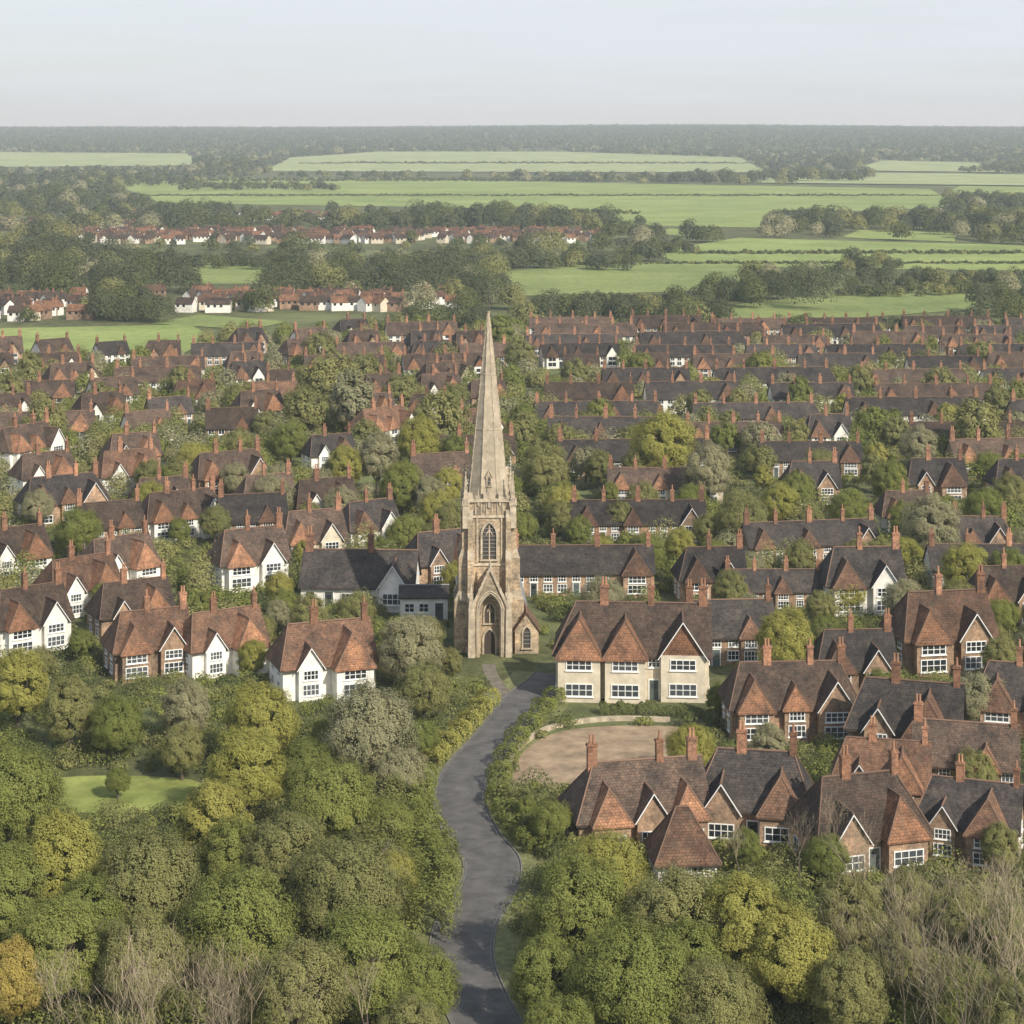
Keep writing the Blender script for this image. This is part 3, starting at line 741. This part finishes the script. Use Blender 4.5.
wallp = catmull([ground(*p) for p in [(508, 778), (516, 753), (550, 730), (608, 721), (670, 722)]], 8)
w = ribbon(wallp, -.16, .16, 0.0, 'garden_wall', M_stone2, 0.45); tag(w, 'low curved stone wall around the gravel yard', 'wall')

# explicit trees ----------------------------------------------------------
TREES = [
 (330, 385, 70, 'olive'), (352, 405, 62, 'pale'), (305, 415, 50, 'olive'), (320, 352, 40, 'olive'), (440, 425, 66, 'olive'), (418, 445, 54, 'yellow'), (378, 462, 56, 'pale'), (402, 490, 54, 'green'), (345, 470, 46, 'yellow'), (365, 375, 42, 'olive'), (455, 460, 46, 'green'),
 (45, 425, 50, 'olive'), (545, 470, 54, 'olive'), (562, 505, 42, 'yellow'), (663, 450, 76, 'yellow'), (708, 475, 60, 'pale'), (520, 435, 40, 'olive'), (640, 470, 44, 'olive'), (873, 425, 40, 'green'), (918, 448, 44, 'pale'), (895, 435, 38, 'olive'),
 (975, 428, 56, 'olive'), (930, 530, 68, 'pale'), (965, 572, 56, 'yellow'), (1008, 575, 54, 'green'), (742, 520, 54, 'olive'), (272, 500, 48, 'pale'), (195, 462, 44, 'yellow'), (78, 532, 48, 'green'), (604, 600, 46, 'pale'),
 (405, 540, 48, 'green'), (310, 624, 56, 'olive'), (150, 478, 38, 'olive'), (235, 480, 34, 'pale'), (780, 505, 44, 'yellow'), (880, 560, 42, 'olive'), (560, 520, 36, 'olive'), (430, 500, 44, 'pale'), (430, 545, 42, 'olive'),
 (380, 558, 42, 'green'), (520, 355, 34, 'olive'), (500, 330, 34, 'green'), (10, 395, 38, 'olive'), (180, 385, 34, 'olive'), (120, 445, 34, 'yellow'), (30, 370, 34, 'olive'), (240, 445, 34, 'olive'),
 (690, 505, 42, 'green'), (820, 470, 42, 'olive'), (760, 440, 40, 'pale'), (600, 415, 36, 'green'), (700, 405, 34, 'olive'), (800, 395, 34, 'green'), (940, 385, 36, 'olive'), (575, 375, 32, 'olive'), (760, 365, 30, 'green'), (1010, 500, 48, 'olive'), (850, 510, 42, 'green'), (620, 520, 36, 'olive'),
 (290, 442, 42, 'green'), (100, 400, 34, 'olive'), (60, 468, 34, 'green'), (215, 524, 38, 'olive'), (20, 545, 38, 'green'), (600, 470, 38, 'olive'), (680, 548, 38, 'yellow'), (800, 562, 40, 'olive'), (890, 484, 44, 'green'), (560, 440, 36, 'olive'), (990, 470, 40, 'green'), (740, 572, 34, 'olive'), (850, 594, 34, 'yellow'), (240, 395, 32, 'olive'), (140, 360, 30, 'green'), (400, 395, 40, 'olive'), (860, 380, 32, 'olive'), (640, 365, 28, 'green'), (980, 355, 30, 'olive'), (725, 440, 36, 'green'),
]
FORE = [
 (18, 692, 80, 'yellow'), (70, 716, 72, 'olive'), (118, 728, 62, 'green'), (186, 712, 60, 'pale'), (262, 726, 84, 'yellow'), (370, 738, 104, 'pale'), (410, 652, 72, 'pale'), (424, 692, 60, 'olive'), (248, 774, 88, 'yellow'), (10, 796, 104, 'green'),
 (214, 836, 100, 'yellow'), (330, 805, 96, 'green'), (285, 866, 100, 'olive'), (150, 892, 118, 'olive'), (62, 872, 110, 'yellow'), (4, 905, 112, 'green'), (345, 892, 114, 'olive'), (182, 750, 52, 'olive'), (118, 782, 30, 'green'),
 (238, 930, 116, 'green'), (365, 968, 116, 'green'), (300, 1000, 112, 'olive'), (140, 965, 104, 'olive'), (330, 748, 60, 'green'), (400, 775, 60, 'pale'), (310, 770, 60, 'green'), (388, 830, 60, 'green'), (420, 738, 40, 'green'),
 (605, 872, 84, 'yellow'), (580, 918, 116, 'green'), (672, 930, 116, 'olive'), (745, 940, 116, 'yellow'), (630, 985, 120, 'green'), (715, 1010, 96, 'olive'), (546, 985, 90, 'green'), (788, 960, 108, 'yellow'), (850, 925, 84, 'olive'),
 (690, 748, 50, 'yellow'), (785, 645, 68, 'yellow'), (768, 752, 54, 'pale'), (850, 652, 58, 'green'), (976, 700, 60, 'pale'), (880, 690, 42, 'green'), (552, 822, 46, 'green'), (975, 775, 50, 'olive'), (905, 905, 64, 'olive'),
 (527, 812, 30, 'green'), (740, 795, 44, 'olive'), (452, 664, 30, 'olive'), (418, 985, 84, 'green'), (560, 1050, 96, 'green'), (830, 815, 50, 'olive'), (826, 858, 46, 'green'), (590, 812, 40, 'olive'), (745, 850, 40, 'green'), (960, 920, 64, 'olive'), (820, 705, 44, 'olive'), (1010, 940, 70, 'green'), (900, 965, 80, 'olive'), (960, 1000, 80, 'green'), (850, 1000, 90, 'olive'), (1010, 1020, 80, 'olive'),
 (235, 866, 88, 'green'), (90, 925, 90, 'green'), (60, 955, 110, 'green'), (410, 1040, 84, 'olive'), (690, 970, 90, 'green'), (1000, 660, 44, 'olive'), (900, 645, 36, 'green'), (394, 880, 56, 'yellow'), (720, 700, 34, 'green'), (940, 735, 36, 'olive'), (1000, 850, 50, 'olive'),
]
TP = []
for t in TREES:
    g = tree_px(*t, near=t[1] > 440); TP.append((g.x, g.y))
for t in FORE:
    g = tree_px(*t, near=True); TP.append((g.x, g.y))
tree_px(12, 985, 84, 'gold')
def near_tree(x, y, m):
    return any((a-x)**2+(b-y)**2 < m*m for a, b in TP)
def free(x, y, T, rz, sc_, m=3.0, mt=3.6):
    W = T['W']*sc_/2; D = T['D']*sc_/2
    for a in np.linspace(-W, W, 9):
        for b in (-D, 0, D):
            qx, qy = x+a*math.cos(rz)-b*math.sin(rz), y+a*math.sin(rz)+b*math.cos(rz)
            if inrect(qx, qy, m) or near_tree(qx, qy, mt): return False
    return True

# ------------------------------------------------------------------ houses (near, surveyed)
for a in [
 (632, 702, 'villa', 'cream', -4, .97), (798, 744, 'pair', 'red', 4, .84), (902, 772, 'gabled', 'brick', -16, .9),
 (648, 856, 'barn', 'red', 12, .86), (752, 848, 'lodge', 'brick', -10, .88), (880, 876, 'lodge', 'red', 16, .88), (964, 866, 'gabled', 'brick', -20, .72),
 (955, 676, 'cottage', 'rust', 10, 1.0), (332, 700, 'gabled', 'wor', 20, .88), (156, 680, 'cottage', 'rust', 24, .82), (234, 676, 'gabled', 'wor', 32, .78), (868, 616, 'cottage', 'wdark', 3, .92),
 (584, 598, 'range', 'brick', 2, .8), (356, 612, 'low', 'wdark', -3, 1.05), (318, 566, 'cottage', 'cream', 22, .84), (790, 612, 'terrace', 'brick', 1, .62),
 (40, 654, 'cottage', 'white', 38, .84), (92, 616, 'gabled', 'wor', 40, .8), (132, 592, 'gabled', 'white', 42, .8), (258, 590, 'cottage', 'white', 26, .88),
 (22, 582, 'gabled', 'white', 38, .8), (190, 540, 'pair', 'white', 30, .8), (115, 550, 'plain', 'red', 26, .8), (52, 496, 'gabled', 'white', 36, .8),
 (690, 888, 'hut', 'wor', 6, .85), (640, 545, 'terrace', 'brick', 1, .78), (735, 668, 'plain', 'brick', 4, .85),
 (1020, 745, 'cottage', 'brick', -15, .84), (715, 606, 'cottage', 'brick', 5, .8),
 (965, 805, 'plain', 'red', -14, .8), (860, 702, 'cottage', 'brick', 4, .8), (1015, 628, 'cottage', 'red', 5, .8), (330, 528, 'gabled', 'white', 24, .82), (255, 545, 'plain', 'brick', 14, .85),
 (880, 820, 'gabled', 'rust', -12, .72),
]:
    house_px(*a)
hb = MB(); hb.box(0, 0, -.5, 5.6, 4.6, 3.3, M_white); hh = obj('hall', None, None, tuple(ground(423, 622)+Vector((0, 3, 0))), .03)
hw_ = obj('wall', hb.finish('hall_wall'), hh); hb = MB(); hb.roof(0, 0, 6.0, 5.2, 2.75, .9, 'x', .0, 0, M_roof['dark'], M_lead)
hb.add([(-2.8, -2.3, 2.8), (-2.8, 2.3, 2.8), (-2.8, 0, 3.5)], [(1, 0, 2)], M_white); hb.add([(2.8, -2.3, 2.8), (2.8, 2.3, 2.8), (2.8, 0, 3.5)], [(0, 1, 2)], M_white)
obj('roof', hb.finish('hall_roof'), hh); tag(hh, 'low white hall with dark roof next to the church', 'hall')
obj('door', DOOR, hh, (1.8, -2.3, 0)); obj('window', window_mesh(1.2, 1.1, 2, 2), hh, (0, -2.3, 1.5)); obj('window', window_mesh(1.2, 1.1, 2, 2), hh, (-1.7, -2.3, 1.5))
HOUSES.append((hh.location.x, hh.location.y, 1, 0, 3.5, 4))

for py in [338, 347, 357, 368, 381, 396, 413, 432, 454, 478, 506, 536, 566, 592]:
    y = F*H/(py-HY); near = py > 450
    xr = (1060-512)*y/F; x = ((525 if py < 560 else 660)-512)*y/F + random.uniform(0, 6)
    while x < xr:
        tn = random.choice(['terrace', 'longrow', 'range', 'terrace', 'longrow', 'longrow', 'range'] if py < 500 else ['terrace', 'pair', 'gabled', 'range', 'range', 'cottage'])
        s_ = random.uniform(.72, .86); T = TYPES[tn]; W = T['W']*s_
        if not free(x+W/2, y+4, T, .05, s_, 1.8, 2.6): tn = random.choice(['plain', 'cottage', 'gabled']); T = TYPES[tn]; W = T['W']*s_
        pal = random.choice(['brick', 'brick', 'red', 'wdark', 'cream', 'brick', 'brick', 'wdark', 'red', 'white'])
        rz = math.radians(random.gauss(3, 3)); cx = x+W/2; cy = y+4+random.uniform(-1.8, 1.8)
        if free(cx, cy, T, rz, s_, 1.8, 2.6) and random.random() < .95: house(cx, cy, tn, pal, rz, s_, near); x += W+random.choice([1.5, 2.5, 4, 7])
        else: x += 4
for py in [346, 356, 367, 380, 394, 410, 428, 448, 470, 496, 524, 556, 590, 620, 645]:
    y = F*H/(py-HY); near = py > 450
    lo = 330 if py < 350 else (215 if py < 362 else -30)
    x = (lo-512)*y/F+random.uniform(0, 8); xr = ((468 if py < 460 else 440)-512)*y/F
    if py > 590: xr = (120-512)*y/F
    while x < xr:
        tn = random.choice(['cottage', 'gabled', 'pair', 'plain', 'gabled', 'terrace', 'range', 'cottage'])
        s_ = random.uniform(.72, .86); T = TYPES[tn]; W = T['W']*s_
        pal = random.choice(['white', 'cream', 'red', 'wor', 'white', 'brick', 'white', 'red', 'wdark', 'white'])
        rz = math.radians(random.gauss(28, 12)) if tn not in ('terrace', 'range') else math.radians(10); cx = x+W/2; cy = y+4+random.uniform(-4, 4)
        if free(cx, cy, T, rz, s_, 1.3, 2.4) and random.random() < .95: house(cx, cy, tn, pal, rz, s_, near); x += W+random.choice([1.5, 3, 5, 7])
        else: x += 3
cnt = 0; tries = 0; far_g = {'olive': [], 'green': [], 'pale': []}
want = 294-ntree[0]
while cnt < want and tries < 8000:
    tries += 1
    py = random.uniform(400, 690); px = random.uniform(-20, 1040)
    g = ground(px, py)
    if in_field(px, py) or inrect(g.x, g.y, 1.3) or near_road(g.x, g.y, 5) or near_tree(g.x, g.y, 4): continue
    if abs(px-488) < 36 and 600 < py < 690: continue
    if 500 < px < 730 and py > 600: continue
    h = random.uniform(4.5, 7.6) if px < 520 else random.uniform(4.2, 7.4)
    if px < 320 and py > 540: h = random.uniform(3.2, 5)
    add_tree(g.x, g.y, h, random.choice(['green', 'olive', 'olive', 'pale', 'green', 'yellow']), near=py > 500); TP.append((g.x, g.y)); cnt += 1

# bare trees and twiggy scrub
for (px, py, k, s) in [(190, 1085, 2, 1.5), (120, 1095, 3, 1.4), (250, 1090, 3, 1.3), (235, 1070, 2, 1.2), (870, 1010, 3, 1.2), (905, 1060, 2, 1.4), (960, 1080, 3, 1.4), (1010, 1010, 2, 1.4), (985, 950, 3, 1.1), (800, 905, 0, .8), (860, 965, 0, 1.15), (370, 1090, 1, 1.0), (965, 1080, 1, 1.2), (740, 900, 1, .7), (160, 1050, 2, 1.1), (1040, 1070, 2, 1.5), (835, 880, 1, .8), (975, 1010, 0, 1.1), (1010, 960, 1, .9), (925, 1040, 0, 1.2), (1020, 1080, 0, 1.3), (60, 1080, 1, 1.0), (900, 1000, 1, 1.1)]:
    g = ground(px, py)
    if near_road(g.x, g.y, 3.5): continue
    e = obj('bare_tree' if k < 2 else 'bare_shrub', None, None, (g.x, g.y, 0), random.random()*6, s)
    tag(e, 'leafless slender tree with fine pale twigs' if k < 2 else 'leafless twiggy tan shrub with many upright stems', 'tree' if k < 2 else 'shrub', 'leafless trees and shrubs')
    obj('trunk' if k < 2 else 'stem', BARE[k][0], e); obj('twigs', BARE[k][1], e)

# hedges ------------------------------------------------------------------
def hedge(P, h, wd, kind, label):
    c = catmull([ground(*p) for p in P], 6); L = sum((c[i+1]-c[i]).length for i in range(len(c)-1))
    n = int(L*(2*h+wd)*85); cp = np.array([tuple(v) for v in c]); t = rng.random(n)*(len(c)-1.001); i = t.astype(int); f = (t-i).reshape(-1, 1)
    base = cp[i]*(1-f)+cp[i+1]*f; tan = cp[i+1]-cp[i]; tan /= np.linalg.norm(tan, axis=1, keepdims=True); nrm = np.stack([tan[:, 1], -tan[:, 0], 0*tan[:, 0]], 1)
    a = rng.random(n)*math.pi; wob = 1+.22*np.sin(t*2.1)+.12*np.sin(t*5.3+1); r = (.86+.18*rng.random(n))*wob
    ox = np.sign(np.cos(a))*np.abs(np.cos(a))**.55*wd/2*r; oz = np.abs(np.sin(a))**.5*h*r
    C = base+nrm*ox.reshape(-1, 1); C[:, 2] += oz
    o = nrm*ox.reshape(-1, 1); o[:, 2] += oz*.6; o /= np.maximum(np.linalg.norm(o, axis=1, keepdims=True), .01)
    me = quads_mesh('hedge', C, o+.5*unit(n), rng.uniform(.11, .24, n), [LEAF[kind]], .8); tag(obj('hedge', me), label, 'hedge')
hedge([(556, 702), (532, 728), (508, 760), (498, 800), (514, 832), (540, 856)], 1.4, 1.9, 'green', 'clipped green hedge curving along the lane')
hedge([(516, 808), (530, 834), (552, 850), (585, 856)], 1.5, 1.8, 'olive', 'olive hedge beside the gravel yard')
hedge([(490, 704), (472, 726), (450, 748), (430, 768)], 1.5, 1.9, 'yellow', 'low yellow-green hedge along the grass verge')
hedge([(424, 786), (419, 806), (430, 840), (446, 866)], 1.8, 2.2, 'green', 'rounded green hedge at the lane edge')
hedge([(410, 810), (404, 840), (414, 872), (434, 905), (426, 945)], 3.2, 3.4, 'green', 'tall overgrown green hedge beside the lane')
hedge([(384, 820), (372, 855), (380, 895), (390, 945)], 3.4, 3.4, 'olive', 'tall olive overgrown hedge behind the lane hedge')
hedge([(515, 798), (600, 808), (685, 800)], .9, 1.4, 'olive', 'olive hedge along the near side of the gravel yard')
hedge([(600, 714), (640, 714), (710, 720), (735, 736)], 1.0, 1.3, 'dark', 'dark hedge in front of the cream house')
hedge([(820, 906), (900, 902), (1020, 907)], 1.4, 2.4, 'olive', 'thick olive hedge behind the brick houses')
hedge([(560, 884), (660, 904), (760, 900), (815, 908)], 1.2, 2.0, 'green', 'thick green hedge below the long house')

def cloud_stuff(name, items, mat):
    Cs, Ns, Ss = [], [], []
    for (x, y, z, h, wd, n, lf) in items:
        d = unit(n); d[:, 2] = np.abs(d[:, 2])*1.0-.12
        nl = 8; lo = unit(nl)*np.array([.44, .44, .38]); lo[:, 2] = np.abs(lo[:, 2]); kk = rng.integers(0, nl, n)
        lr = rng.uniform(.42, .60, nl)[kk].reshape(-1, 1)
        q = lo[kk]+d*(lr+.06*rng.random((n, 1)))
        C = np.empty((n, 3)); C[:, 0] = x+q[:, 0]*wd/1.8; C[:, 1] = y+q[:, 1]*wd/1.8; C[:, 2] = z+np.maximum(.02, (q[:, 2]+.16)*h/1.12)
        Cs.append(C); Ns.append(d+.5*q+np.array([0, 0, .15])+.3*unit(n)); Ss.append(rng.uniform(.6, 1.4, n)*lf)
    me = quads_mesh(name, np.concatenate(Cs), np.concatenate(Ns), np.concatenate(Ss), [mat], .85)
    o = obj(name, me); o['kind'] = 'stuff'; return o
for _ in range(1300):
    py = random.uniform(334, 470) if random.random() < .8 else random.uniform(470, 660); px = random.uniform(-30, 1054); g = ground(px, py)
    if in_field(px, py) or inrect(g.x, g.y, .8) or near_road(g.x, g.y, 6) or near_tree(g.x, g.y, 3): continue
    if 440 < px < 680 and py > 590: continue
    h = random.uniform(3.0, 7.0); s = (py-128)/58; lf = max(.26, 1.6/s); w_ = h*random.uniform(.85, 1.15)
    far_g[random.choice(['olive', 'green', 'pale', 'olive', 'green'])].append((g.x, g.y, -.2, h, w_, int(min(1200, 9*h*w_/(lf*lf))), lf))
for k, it in far_g.items():
    if it: tag(cloud_stuff('garden_trees', it, LEAF[k]), LNAME[k]+' small trees filling gardens between the terraces', 'trees')
sh = {'dark': [], 'olive': [], 'green': []}
for _ in range(6800):
    py = 128+random.uniform(205, 900); px = random.uniform(-30, 1054); g = ground(px, py)
    if in_field(px, py) or in_poly(px, py, YARD) or (40 < px < 200 and 772 < py < 818) or inrect(g.x, g.y, .7) or near_road(g.x, g.y, 3.9): continue
    if abs(px-488) < 30 and 640 < py < 690: continue
    if py > 650 and 545 < px < 740 and py < 725: continue
    s = (py-128)/58; h = random.uniform(.8, 2.4); lf = max(.18, 1.7/s)
    sh[random.choice(['dark', 'olive', 'green'])].append((g.x, g.y, 0, h, h*random.uniform(1.2, 2.2), int(min(360, 70*(h/lf/2.2)**1.3+30)), lf))
for k, it in sh.items():
    if it:
        o = cloud_stuff('garden_shrubs', it, LEAF[k]); tag(o, LNAME[k]+' shrubs and undergrowth between the gardens', 'shrubs')

# distant woodland -----------------------------------------------------------
VILL = [([(55, 234), (60, 245), (600, 243), (595, 234)], 260), ([(-20, 304), (-20, 322), (92, 320), (88, 300)], 26), ([(150, 298), (160, 313), (455, 311), (450, 298)], 60), ([(120, 217), (120, 221), (330, 221), (330, 217)], 50), ([(0, 224), (0, 230), (140, 230), (140, 224)], 24)]
wood = {'wood': [], 'dark': [], 'olive': [], 'pale': []}
def wtree(px, jy, h, wd, kinds):
    s = (jy-128)/58; g = ground(px, jy); lf = min(4.0, max(.55, 1.8/s)); n = int(min(2000, max(40, 6.0*(h*wd)/(lf*lf))))
    wood[random.choice(kinds)].append((g.x, g.y, g.z-.3, h, wd, n, lf))
for x0, x1, yb, hp in [(320, 640, 232, 34), (770, 1060, 232, 32), (60, 320, 226, 22), (-30, 120, 262, 34), (270, 370, 290, 44), (400, 500, 300, 44), (705, 860, 306, 52), (840, 900, 270, 24), (840, 1000, 296, 18), (520, 720, 322, 34), (740, 1060, 334, 24),
                       (140, 205, 275, 34), (20, 110, 288, 40), (100, 165, 318, 34), (500, 640, 268, 26), (-30, 200, 186, 18), (180, 340, 190, 12), (100, 760, 181, 5), (190, 270, 172, 20), (740, 880, 180, 16), (960, 1060, 200, 12), (420, 640, 214, 7), (770, 860, 216, 10), (640, 700, 252, 18),
                       (900, 1060, 286, 22), (560, 760, 300, 10), (680, 1060, 254, 6), (380, 520, 332, 28), (180, 330, 268, 22), (360, 500, 268, 26), (960, 1060, 172, 10), (120, 960, 196, 3), (640, 1060, 264, 5), (300, 760, 164, 3)]:
    s = (yb-128)/58; x = x0
    while x < x1:
        h = hp/s*random.uniform(.62, 1.05)
        edge = min(1.0, .55+min(x-x0, x1-x)/(.25*(x1-x0)+1))
        h *= edge; wd = h*random.uniform(.9, 1.3)
        wtree(x, yb+random.uniform(-.16, .1)*hp, h, wd, ['wood', 'wood', 'dark', 'dark', 'olive'])
        x += max(2.2, wd*s*random.uniform(.3, .6))
py = 337.0
while py > 151:
    s = (py-128)/58; hbig = 12*s
    px = -60.0+random.random()*10
    while px < 1084:
        jy = py+random.uniform(-.2, .2)*hbig
        if jy < 150.5: jy = 150.5
        cl = math.sin(px*.021+py*.13)+math.sin(px*.0083-py*.31+2)+.7*math.sin(px*.05+py*.02)
        h = random.uniform(7, 12)+max(0, cl)*3.0; top = jy-h*s*.8; mid_ = jy-h*s*.4
        invill = any(in_poly(px, jy, P) or in_poly(px, mid_, P) or in_poly(px, top, P) for P, _ in VILL)
        if invill: h = random.uniform(4, 8); top = jy-h*s*.8
        ok = not (in_field(px, jy) or in_field(px, jy-h*s*.55))
        if invill and random.random() < .66: ok = False
        if py > 326 and px > 480: ok = ok and random.random() < .5
        if ok and random.random() < .9+.12*cl:
            wtree(px, jy, h, h*random.uniform(.95, 1.35), ['wood', 'dark', 'wood', 'olive', 'dark', 'pale'] if random.random() < .6 else ['wood', 'wood', 'dark'])
        px += max(3.0, 8.0*s*random.uniform(.7, 1.3))
    py -= max(1.3, .25*hbig)
d = 3950.0
while d < 7800:
    half = 560*d/F; x = -half
    while x < half:
        if random.random() < .92:
            xx = x+random.uniform(-9, 9); yy = d+random.uniform(-30, 30); h = random.uniform(11, 19)
            ppx, ppy = to_px(xx, yy, gz(xx, yy))
            if not in_field(ppx, ppy): wood[random.choice(['wood', 'dark', 'wood'])].append((xx, yy, gz(xx, yy)-1, h, h*1.5, 24, 4.6))
        x += 19
    d += 75
for k, it in wood.items():
    o = cloud_stuff('woodland', it, LEAF[k]); tag(o, 'distant '+LNAME[k]+' woods and hedgerow trees between fields', 'woodland')
vm = MB()
for P, n in VILL:
    xs_ = [p[0] for p in P]; ys_ = [p[1] for p in P]
    for _ in range(n):
        for _t in range(20):
            px = random.uniform(min(xs_), max(xs_)); py = random.uniform(min(ys_), max(ys_))
            if in_poly(px, py, P): break
        g = ground(px, py); a = random.gauss(.2, .6); W = random.uniform(7, 13); D = 6
        vm.M = Matrix.Translation(g) @ Matrix.Rotation(a, 4, 'Z') @ Matrix.Scale(.66, 4)
        wmt = random.choice([M_white, M_cream, M_white, M_brick]); rmt = M_roof[random.choice(['red', 'brown', 'orange', 'brown'])]
        vm.box(0, 0, -.5, W, D, 4.8, wmt); vm.add([(-W/2, -D/2, 4.3), (-W/2, D/2, 4.3), (-W/2, 0, 6.8)], [(1, 0, 2)], wmt); vm.add([(W/2, -D/2, 4.3), (W/2, D/2, 4.3), (W/2, 0, 6.8)], [(0, 1, 2)], wmt)
        vm.roof(0, 0, W+.4, D+.7, 4.1, 2.9, 'x', 0, 0, rmt); vm.box(W*.3, 0, 6.0, .9, .6, 2.4, M_chim)
        for i in range(int(W/3)): vm.box(-W/2+1.6+i*3, -D/2-.01, 2.6, 1.3, .05, 1.2, M_glass)
vm.M = None
o = obj('distant_village', vm.finish('distant_village')); o['kind'] = 'stuff'; tag(o, 'far rows of small red roofed houses among trees', 'houses')

# ------------------------------------------------------------------ haze, sky, sun
hm = bpy.data.materials.new('air_haze'); hm.use_nodes = True; ns = hm.node_tree.nodes; ls = hm.node_tree.links; ns.clear()
oo = ns.new('ShaderNodeOutputMaterial'); vsn = ns.new('ShaderNodeVolumeScatter'); vsn.inputs['Density'].default_value = 1.3e-4; vsn.inputs['Color'].default_value = (.80, .92, 1, 1); vsn.inputs['Anisotropy'].default_value = 0.0
ls.new(vsn.outputs[0], oo.inputs['Volume'])
hbm = MB(); hbm.box(0, 6800, -20, 15000, 14400, 180, hm); ho = struct(obj('sky_haze', hbm.finish('sky_haze')))

sa = math.radians(38); el = math.radians(36)
S = Vector((math.sin(sa)*math.cos(el), -math.cos(sa)*math.cos(el), math.sin(el)))
sun = bpy.data.lights.new('sun', 'SUN'); sun.energy = 5.0; sun.angle = math.radians(.55); sun.color = (1, .93, .80)
so = bpy.data.objects.new('sun', sun); COL.objects.link(so); so.rotation_euler = (-S).to_track_quat('-Z', 'Y').to_euler(); so.location = (0, 0, 200)
wd_ = bpy.data.worlds.new('World'); sc.world = wd_; wd_.use_nodes = True; ns = wd_.node_tree.nodes; ls = wd_.node_tree.links; ns.clear()
wo = ns.new('ShaderNodeOutputWorld'); bg = ns.new('ShaderNodeBackground'); bg.inputs[1].default_value = .15
sky = ns.new('ShaderNodeTexSky'); sky.sky_type = 'NISHITA'; sky.sun_disc = False; sky.sun_elevation = el; sky.sun_rotation = math.atan2(S.x, S.y); sky.altitude = 60; sky.air_density = 1.0; sky.dust_density = 1.5
tc = ns.new('ShaderNodeTexCoord'); mp = ns.new('ShaderNodeMapping'); mp.inputs['Scale'].default_value = (1, 1, 12); ls.new(tc.outputs['Generated'], mp.inputs[0])
cn = noise(ns, ls, mp.outputs[0], 4.5, 6, .62); cf = ramp(ns, ls, cn, .38, .66, (0.72, .72, .72), (1, 1, 1))
sx = ns.new('ShaderNodeSeparateXYZ'); ls.new(tc.outputs['Generated'], sx.inputs[0])
hz = ramp(ns, ls, sx.outputs[2], .10, .55, (1, 1, 1), (.4, .4, .4))
fac = mixc(ns, ls, 1.0, cf, hz, 'MULTIPLY')
cmix = mixc(ns, ls, fac, sky.outputs[0], (5.2, 5.6, 6.1)); ls.new(cmix, bg.inputs[0]); ls.new(bg.outputs[0], wo.inputs[0])

cam = bpy.data.cameras.new('camera'); cam.lens = 36*F/1024; cam.sensor_width = 36; cam.shift_y = -(512-HY)/1024; cam.clip_start = 1; cam.clip_end = 30000
co = bpy.data.objects.new('camera', cam); COL.objects.link(co); co.location = (0, 0, H); co.rotation_euler = (math.pi/2, 0, 0); sc.camera = co
sc.view_settings.view_transform = 'Standard'; sc.view_settings.look = 'None'; sc.view_settings.exposure = 0
print('houses', len(HOUSES), 'trees', ntree[0])
